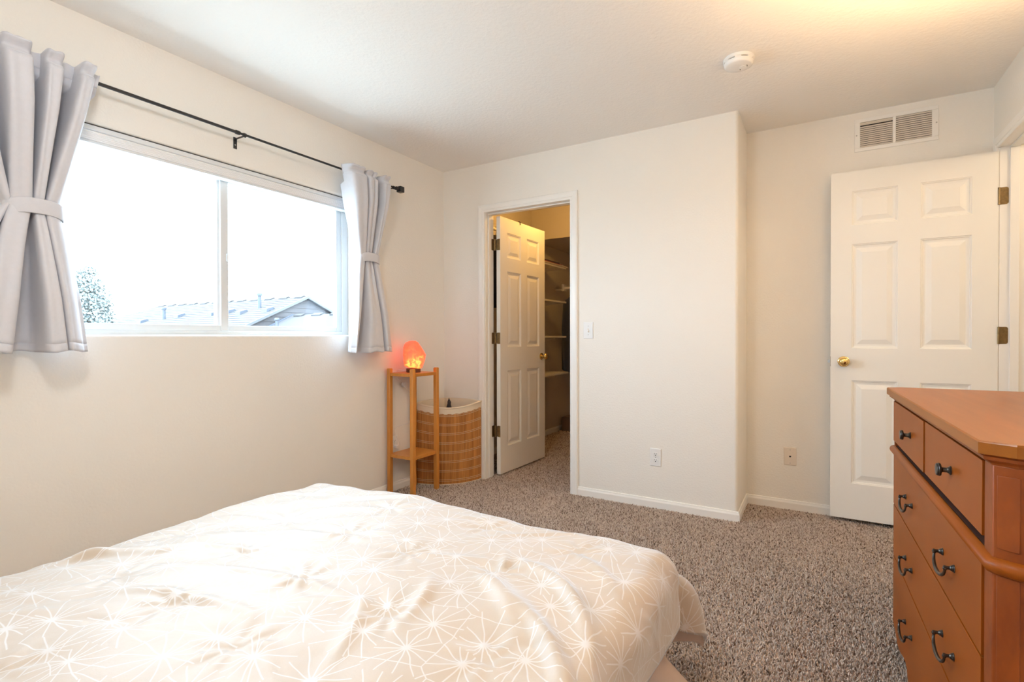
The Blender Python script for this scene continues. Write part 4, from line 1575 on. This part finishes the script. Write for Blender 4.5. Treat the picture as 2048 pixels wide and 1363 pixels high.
def knob(dr, sc, z_, yf):
    pr = [(0.0125, 0.0), (0.0125, -0.0025), (0.0095, -0.0045), (0.0070, -0.009), (0.0068, -0.018), (0.0105, -0.0215), (0.0175, -0.0225), (0.0185, -0.025), (0.0185, -0.0275),
          (0.0172, -0.0285), (0.0172, -0.0305), (0.0155, -0.0325), (0.006, -0.0335), (0.0005, -0.0338)]
    pr = [(r_ * 0.78, h_ * 0.80) for r_, h_ in pr]
    MB().lathe(pr, (sc, yf, z_), 'y', 22).build('knob', M_iron, dr, world=False, smooth=True, angle=30)


def drawer(x0, x1, za, zb, yf, pulls, knobs=False, bottom=None):
    mb = MB()
    if bottom is None:
        mb.box(x0, yf, za, x1, yf + 0.022, zb)
    else:
        mb.prism([(x0, zb)] + bottom + [(x1, zb)], yf, yf + 0.022, 'y')
    d = mb.build('drawer', M_dres, DR, world=False, bevel=0.0006)
    for sc, zz in pulls:
        (knob if knobs else bail_pull)(d, sc, zz, yf)
    return d


drawer(0.013, 0.5020, 0.737, 0.875, 0.0165, [(0.322, 0.806)], True)
drawer(0.5105, 0.9975, 0.737, 0.875, 0.0185, [(0.778, 0.806)], True)
PS = (0.302, 0.768)
drawer(0.013, 1.0025, 0.5175, 0.6885, 0.0170, [(PS[0], 0.603), (PS[1], 0.603)])
drawer(0.013, 1.0010, 0.3375, 0.5125, 0.0170, [(PS[0], 0.412), (PS[1], 0.412)])
bt = [(0.013, 0.100), (0.035, 0.092), (0.055, 0.088), (0.075, 0.078), (0.10, 0.066), (0.135, 0.062), (0.175, 0.070), (0.216, 0.081), (0.255, 0.086), (0.275, 0.078), (0.287, 0.060), (0.30, 0.046), (0.36, 0.040), (0.43, 0.046)]
bt = bt + [(0.508, 0.050)] + [(1.016 - a_, b_) for a_, b_ in bt[::-1]]
drawer(0.013, 1.0000, 0.1, 0.3318, 0.0170, [(PS[0], 0.212), (PS[1], 0.212)], False, [(a_, b_) for a_, b_ in bt])


def foot(cs, ct, ds):
    """bracket foot: curved profile swept around the corner"""
    prof = [(0.000, 0.000), (0.010, 0.000), (0.016, 0.018), (0.012, 0.040), (0.004, 0.060), (0.003, 0.080), (0.010, 0.105), (0.016, 0.122), (0.013, 0.140), (0.002, 0.165)]
    w = 0.060
    P = []
    for o_, z_ in prof:
        wz = w if z_ > 0.10 else w * (0.45 + 0.55 * (z_ / 0.10) ** 1.6)
        P.append([(cs - ds * wz, ct + 0.028, z_), (cs - ds * wz, ct - o_ + 0.010, z_), (cs - ds * 0.008, ct - o_ + 0.010, z_), (cs + ds * (o_ + 0.004), ct + 0.018, z_), (cs + ds * (o_ + 0.004), ct + wz, z_), (cs - ds * 0.020, ct + wz, z_)])
    mb = MB().grid(P, wrap=True)
    e = len(mb.v)
    mb.f += [tuple(range(6))[::-1], tuple(range(e - 6, e))]
    return mb.build('foot', M_drespost, DR, world=False, smooth=True, angle=35)


foot(-0.016, 0.050, -1)
foot(1.064, 0.050, 1)
MB().box(-0.02, DEP - 0.06, 0, 0.03, DEP, 0.12).build('foot', M_drespost, DR, world=False, bevel=0.004)
MB().box(1.02, DEP - 0.06, 0, 1.07, DEP, 0.12).build('foot', M_drespost, DR, world=False, bevel=0.004)

# lamp on the dresser, outside the picture: source of the warm light in the alcove
tl = thing('table_lamp', 'linen-shaded table lamp standing on the dresser', 'lamp', (3.20, -1.45, 0.9205))
MB().lathe([(0.055, 0.0), (0.055, 0.010), (0.030, 0.020), (0.042, 0.10), (0.050, 0.18), (0.030, 0.28), (0.012, 0.32), (0.010, 0.44)], (3.20, -1.45, 0.9208), 'z', 24).build('base', M_ceramic, tl, smooth=True, angle=50)
MB().lathe([(0.115, 0.42), (0.085, 0.68)], (3.20, -1.45, 0.9208), 'z', 32, close=False).build('lamp_shade', M_lshade, tl, smooth=True)
MB().lathe([(0.113, 0.424), (0.113, 0.428)], (3.20, -1.45, 0.9208), 'z', 32).build('shade_light_stop', M_ceramic, tl)  # unseen disc added to keep the lamp's light off the dresser top
cf = thing('ceiling_fill_mount', 'round mount of an added fill light on the ceiling over the bed', 'lamp', (1.75, -3.05, H))  # unseen mount added for the room fill
MB().lathe([(0.17, 0.0), (0.17, -0.02)], (1.75, -3.05, H), 'z', 32).build('base', M_trim, cf, smooth=True, angle=40)

# ------------------------------------------------------------------ closet contents
SHZ = [0.714, 1.104, 1.472, 1.836]
SHL = ['lowest white closet shelf, left of the hanging coat', 'second white closet shelf from the floor', 'third white closet shelf from the floor', 'topmost white closet shelf, with papers on it']
for zz, lb in zip(SHZ, SHL):
    d_ = 0.285
    t = thing('closet_shelf', lb, 'shelf', (0.0, 1.4, zz), group='white shelves on the closet wall')
    yend = 1.745 if zz != SHZ[0] else 1.80
    MB().box(0.002, 0.98, zz - 0.0095, d_, yend, zz + 0.0095).build('board', M_shelf, t, bevel=0.0015)
    for yb in (1.15, 1.55):
        mb = MB().prism([(0.002, zz - 0.0095), (0.235, zz - 0.0095), (0.235, zz - 0.026), (0.20, zz - 0.030), (0.015, zz - 0.075), (0.002, zz - 0.10)], yb - 0.006, yb + 0.006, 'y')
        mb.build('bracket', M_shelf, t)

zt = SHZ[3] + 0.0096


def sheet_stack(name, label, cat, m, x0, y0_, x1, y1_, z0_, z1_, droop=0.0):
    P = []
    n_ = 10
    for s_ in (0, 1):
        row = []
    mb = MB()
    top, bot = [], []
    for i in range(n_ + 1):
        f = i / n_
        y_ = y0_ + (y1_ - y0_) * f
        dz = -droop * max(0, f - 0.75) ** 2 * 16
        top.append([(x0, y_, z1_ + dz * 0), (x1, y_, z1_ + dz)])
        bot.append([(x0, y_, z0_), (x1, y_, z0_ + dz)])
    mb.grid(top); mb.grid(bot)
    k = len(mb.v) // 2
    for i in range(n_):
        mb.f.append((2 * i, 2 * i + 2, k + 2 * i + 2, k + 2 * i))
        mb.f.append((2 * i + 1, 2 * i + 3, k + 2 * i + 3, k + 2 * i + 1))
    mb.f += [(0, 1, k + 1, k), (2 * n_, 2 * n_ + 1, k + 2 * n_ + 1, k + 2 * n_)]
    return tag(mb.build(name, m), label, cat)


sheet_stack('paper_sheaf', 'pale sheaf of papers lying on the topmost closet shelf', 'papers', M_paper, 0.03, 1.02, 0.292, 1.760, zt, zt + 0.012, 0.0)
sheet_stack('folder', 'thin red folder on top of the paper sheaf', 'folder', M_folder, 0.04, 1.00, 0.296, 1.62, zt + 0.0122, zt + 0.017)
sheet_stack('binder', 'dark binder lying uppermost in the closet paper pile', 'binder', M_binder, 0.03, 1.06, 0.275, 1.60, zt + 0.0172, zt + 0.036)


def garment(name, label, cat, m, cx_, cy_, ztop_, zbot, wid, dep, along, mh=M_black, rodz=None):
    """hanging garment with sloping shoulders; along = 'x' or 'y' for its width"""
    t = thing(name, label, cat, (cx_, cy_, zbot))
    rows = []
    for h_, ws, ds in ((0.0, 0.13, 0.5), (0.03, 0.24, 0.7), (0.075, 0.62, 0.9), (0.12, 0.88, 1.0), (0.20, 0.96, 1.0), (0.45, 0.98, 1.05), (0.75, 1.0, 1.0), (0.97, 1.0, 0.95), (1.0, 0.98, 0.8)):
        z_ = ztop_ - 0.02 - (ztop_ - 0.02 - zbot) * h_
        row = []
        for k in range(36):
            a = 2 * PI * k / 36
            ca, sa = math.cos(a), math.sin(a)
            w_ = wid / 2 * ws * math.copysign(abs(ca) ** 0.75, ca)
            d_ = dep / 2 * ds * math.copysign(abs(sa) ** 0.8, sa) * (1 + 0.16 * h_ * math.sin(5 * a + 1) + 0.1 * h_ * math.sin(9 * a))
            row.append((cx_ + w_, cy_ + d_, z_) if along == 'x' else (cx_ + d_, cy_ + w_, z_))
        rows.append(row)
    mb = MB().grid(rows, wrap=True)
    e = len(mb.v)
    mb.f += [tuple(range(36))[::-1], tuple(range(e - 36, e))]
    mb.build('garment_body', m, t, smooth=True, angle=60)
    rz_ = rodz
    pts = []
    for k in range(14):
        a = -0.9 + (PI + 1.0) * k / 13
        q = 0.019
        o_ = q * math.cos(a)
        pts.append((cx_ + (o_ if along == 'y' else 0), cy_ + (o_ if along == 'x' else 0), rz_ + q * math.sin(a) - 0.0))
    pts = pts[::-1]
    pts.append((cx_, cy_, rz_ - 0.045))
    pts.append((cx_, cy_, ztop_ - 0.03))
    MB().tube(smooth_path(pts[1:], 3), 0.0022, 6).build('hanger', mh, t, smooth=True)
    return t


# rod across the recess with the coat
cr_ = thing('closet_rod', 'white closet rod across the recess, holding the navy coat', 'rod', (0.9, 2.06, 1.66))
MB().lathe([(0.016, 0.125), (0.016, CX1)], (0, 2.06, 1.66), 'x', 16).build('rod', M_shelf, cr_, smooth=True)
MB().box(0.10, 2.02, 1.625, 0.125, 2.10, 1.705).box(0.0, 2.05, 1.635, 0.10, 2.07, 1.655).build('end_bracket', M_shelf, cr_, bevel=0.003)
garment('coat', 'long navy coat hanging inside the closet recess', 'coat', M_coat, 0.345, 2.06, 1.60, 0.70, 0.17, 0.50, 'y', rodz=1.66)
garment('coat', 'black jacket hanging behind the navy coat', 'jacket', M_cloth2, 1.00, 2.06, 1.60, 0.85, 0.13, 0.46, 'y', rodz=1.66)
# rod by the door hinge with dark clothes, seen through the hinge gap
cr2 = thing('closet_rod', 'closet rod beside the closet door hinges', 'rod', (0.2, 0.5, 2.0))
MB().lathe([(0.014, TK), (0.014, 0.93)], (0.19, 0, 2.045), 'y', 14).build('rod', M_shelf, cr2, smooth=True)
MB().box(0.0, 0.90, 1.98, 0.30, 0.915, 2.075).build('rod_support', M_shelf, cr2, bevel=0.002)
garment('hanging_garment', 'black garment seen in the gap by the closet door hinges', 'clothing', M_cloth2, 0.195, 0.30, 2.01, 1.46, 0.34, 0.10, 'x', rodz=2.045)
garment('hanging_garment', 'brown-black garment behind the closet door hinge gap', 'clothing', M_cloth3, 0.195, 0.48, 2.01, 1.36, 0.34, 0.10, 'x', rodz=2.045)
garment('hanging_garment', 'charcoal garment deepest behind the closet door', 'clothing', M_cloth2, 0.195, 0.66, 2.01, 1.40, 0.34, 0.10, 'x', rodz=2.045)
cb = thing('cardboard_box', 'brown cardboard box on the closet floor below the coat', 'box', (0.15, 2.3, 0))
MB().box(0.05, 2.12, 0.0, 0.42, 2.46, 0.165).build('box_body', M_card, cb, bevel=0.003)
MB().box(0.05, 2.12, 0.165, 0.232, 2.46, 0.168).box(0.236, 2.12, 0.165, 0.42, 2.46, 0.168).build('flaps', M_card, cb)

# ------------------------------------------------------------------ outdoors
gd = MB().box(-160, -80, -3.2, -0.6, 140, -3.0).build('ground', M_ground)
st(gd, 'ground outside below the window', 'ground')
hs = thing('house', 'neighbouring house with a pale hipped gable roof beyond the window', 'house', (-27, 13.9, -3))
RY, RZr = 13.9, 3.2
half, drop = 6.6, 0.46


def roof_z(dy):
    return RZr - abs(dy) * drop


mb = MB()
TH = 0.12
X0, X1, X2 = -19.85, -35.0, -41.2
ev = RZr - half * drop
top = [(X0, RY, RZr), (X1, RY, RZr), (X2, RY - half, ev), (X0, RY - half, ev), (X2, RY + half, ev), (X0, RY + half, ev)]
vs = top + [(x_, y_, z_ - TH) for x_, y_, z_ in top]
mb.add(vs, [(0, 1, 2, 3), (0, 5, 4, 1), (1, 4, 2), (6, 9, 8, 7), (6, 7, 10, 11), (7, 8, 10), (0, 3, 9, 6), (0, 6, 11, 5), (3, 2, 8, 9), (2, 4, 10, 8), (4, 5, 11, 10)])
mb.build('roof', M_roof, hs)
# shingle courses as thin lapped strips on the slope in view
mb = MB()
nc = 26
for k in range(nc):
    d0 = half * (k + 0.02) / nc
    d1 = half * (k + 1) / nc
    xl0 = X1 + (X2 - X1) * d0 / half
    xl1 = X1 + (X2 - X1) * d1 / half
    z0_, z1_ = RZr - d0 * drop, RZr - d1 * drop
    q = [(X0, RY - d0, z0_ + 0.004), (xl0, RY - d0, z0_ + 0.004), (xl1, RY - d1, z1_ + 0.022), (X0, RY - d1, z1_ + 0.022), (xl1, RY - d1, z1_), (X0, RY - d1, z1_)]
    mb.add(q, [(0, 1, 2, 3), (3, 2, 4, 5)])
mb.build('shingle_courses', M_roof, hs)['kind'] = 'stuff'
M_ridge = mat('ridge_cap_shingle', (0.034, 0.031, 0.031), 0.9, bump=(10, 0.1, 0.01))
for k in range(12):
    xr_ = X0 - 0.3 - k * 1.28
    MB().prism([(RY - 0.20, RZr - 0.10), (RY, RZr + 0.0), (RY + 0.20, RZr - 0.10), (RY + 0.20, RZr - 0.03), (RY, RZr + 0.075), (RY - 0.20, RZr - 0.03)], xr_, xr_ - 0.62, 'x').build('ridge_cap', M_ridge, hs)
# gable wall with lap siding
gw = X0 - 0.25
mb = MB()
nsd = 24
for k in range(nsd):
    za, zb = RZr - 0.13 - (k + 1) * 0.24, RZr - 0.13 - k * 0.24
    ha = min(half - 0.2, (RZr - 0.11 - za) / drop)
    hb_ = min(half - 0.2, max(0.02, (RZr - 0.11 - zb) / drop))
    mb.add([(gw + 0.03, RY - ha, za), (gw + 0.03, RY + ha, za), (gw, RY + hb_, zb), (gw, RY - hb_, zb), (gw, RY - ha, za), (gw, RY + ha, za)], [(0, 1, 2, 3), (4, 5, 1, 0)])
mb.build('gable_siding', M_siding, hs, recalc=False)['kind'] = 'stuff'
mb = MB()
for sg in (-1, 1):
    mb.add([(X0 + 0.02, RY, RZr + 0.03), (X0 + 0.02, RY + sg * half, ev + 0.03), (X0 + 0.02, RY + sg * half, ev - 0.10), (X0 + 0.02, RY, RZr - 0.10),
            (X0 - 0.06, RY, RZr + 0.03), (X0 - 0.06, RY + sg * half, ev + 0.03), (X0 - 0.06, RY + sg * half, ev - 0.10), (X0 - 0.06, RY, RZr - 0.10)],
           [(0, 1, 2, 3), (7, 6, 5, 4), (0, 4, 5, 1), (3, 2, 6, 7), (1, 5, 6, 2)])
mb.build('rake_board', M_fascia, hs)
MB().box(gw - 0.1, RY - half + 0.3, -3.0, X1 - 3.5, RY + half - 0.3, ev + 0.05).build('walls', M_siding, hs)
for vx, dy, hh in ((-29.5, 2.3, 0.55), (-22.0, 1.3, 0.62)):
    z_ = roof_z(dy)
    b_ = MB().lathe([(0.085, -0.1), (0.085, hh), (0.13, hh + 0.01), (0.13, hh + 0.13), (0.05, hh + 0.16)], (vx, RY - dy, z_), 'z', 12).build('vent_pipe', M_pipe, hs, smooth=True)
for vx, dy in ((-31.5, 2.6), (-28.6, 2.0), (-25.4, 1.9), (-24.2, 1.7), (-22.8, 1.9), (-20.9, 1.7)):
    z_ = roof_z(dy)
    MB().prism([(RY - dy - 0.22, z_ - 0.10), (RY - dy + 0.22, z_ + 0.12), (RY - dy + 0.15, z_ + 0.20), (RY - dy - 0.20, z_ + 0.09)], vx, vx + 0.42, 'x').build('roof_vent', M_pipe, hs)

h2 = thing('garage_wing', 'lower garage roof in front of the pale gable wall', 'house', (-16.5, 12.5, -3))
WX0, WX1, WY, WZ, wh, wd_ = -19.75, -12.5, 12.85, 2.20, 4.2, 0.47
mb = MB()
e2 = WZ - wh * wd_
top = [(WX0, WY, WZ), (WX1, WY, WZ), (WX1, WY - wh, e2), (WX0, WY - wh, e2), (WX1, WY + wh, e2), (WX0, WY + wh, e2)]
mb.add(top + [(x_, y_, z_ - 0.12) for x_, y_, z_ in top], [(0, 3, 2, 1), (0, 1, 4, 5), (6, 7, 8, 9), (6, 11, 10, 7), (0, 6, 9, 3), (0, 5, 11, 6), (1, 2, 8, 7), (1, 7, 10, 4), (2, 3, 9, 8), (4, 10, 11, 5)])
mb.build('roof', M_roof, h2)
MB().prism([(WY - wh, e2 + 0.04), (WY, WZ + 0.04), (WY, WZ - 0.12), (WY - wh, e2 - 0.12)], WX0 - 0.02, WX0 + 0.14, 'x').build('flashing', M_pipe, h2)
MB().box(WX0, WY - wh + 0.3, -3, WX1 - 0.3, WY + wh - 0.3, e2).build('walls', M_siding, h2)
MB().prism([(WY - wh + 0.3, e2), (WY + wh - 0.3, e2), (WY, WZ - 0.14)], WX1 - 0.5, WX1 - 0.3, 'x').build('gable_wall', M_siding, h2)
for k in range(5):
    xr_ = WX0 + 0.4 + k * 1.3
    MB().prism([(WY - 0.20, WZ - 0.09), (WY, WZ + 0.0), (WY + 0.20, WZ - 0.09), (WY + 0.20, WZ - 0.03), (WY, WZ + 0.07), (WY - 0.20, WZ - 0.03)], xr_, xr_ + 0.62, 'x').build('ridge_cap', M_ridge, h2)
MB().lathe([(0.07, -0.2), (0.07, 0.42), (0.11, 0.43), (0.11, 0.52), (0.04, 0.54)], (-18.6, WY - 1.6, WZ - 1.6 * wd_), 'z', 12).build('vent_pipe', M_pipe, h2, smooth=True)

tr = thing('tree', 'leafy tree seen through the window beside the near curtain', 'tree', (-22, 5.3, -3))
MB().tube(smooth_path([(-22, 5.3, -3.05), (-21.95, 5.25, -0.5), (-22.0, 5.36, 1.2), (-22.05, 5.33, 2.9)], 5), [0.17 - 0.0085 * i for i in range(16)], 10).build('trunk', M_bark, tr, smooth=True)
mb = MB()
rn = random.Random(4)
TX, TK_ = -22.0, 0.755
mb = MB()
rn = random.Random(4)
clumps = [(8.2, 3.9, 0.75), (7.9, 3.2, 0.85), (8.6, 3.1, 0.75), (8.3, 2.4, 1.0), (7.4, 2.6, 0.8), (8.85, 2.1, 0.6), (7.7, 1.7, 1.0), (8.5, 1.5, 0.85), (8.25, 4.5, 0.35), (7.2, 3.9, 0.6), (9.1, 1.55, 0.5), (7.1, 1.6, 0.9), (8.9, 1.2, 0.6)]
for (cy_, cz_, rr) in clumps:
    for _ in range(int(1700 * rr)):
        while True:
            p = Vector((rn.uniform(-1, 1), rn.uniform(-1, 1), rn.uniform(-1, 1)))
            if p.length <= 1:
                break
        p = Vector((TX + p.x * rr * TK_, -3.29 + (cy_ + 3.29 + p.y * rr) * TK_, 1.104 + (cz_ - 1.104 + p.z * rr) * TK_))
        u_ = Vector((rn.gauss(0, 1), rn.gauss(0, 1), rn.gauss(0, 1))).normalized() * 0.06
        w_ = u_.cross(Vector((rn.gauss(0, 1), rn.gauss(0, 1), rn.gauss(0, 1)))).normalized() * 0.035
        mb.add([p - u_, p + w_, p + u_, p - w_], [(0, 1, 2, 3)])
mb.build('foliage', M_leaf, tr, recalc=False)['kind'] = 'stuff'
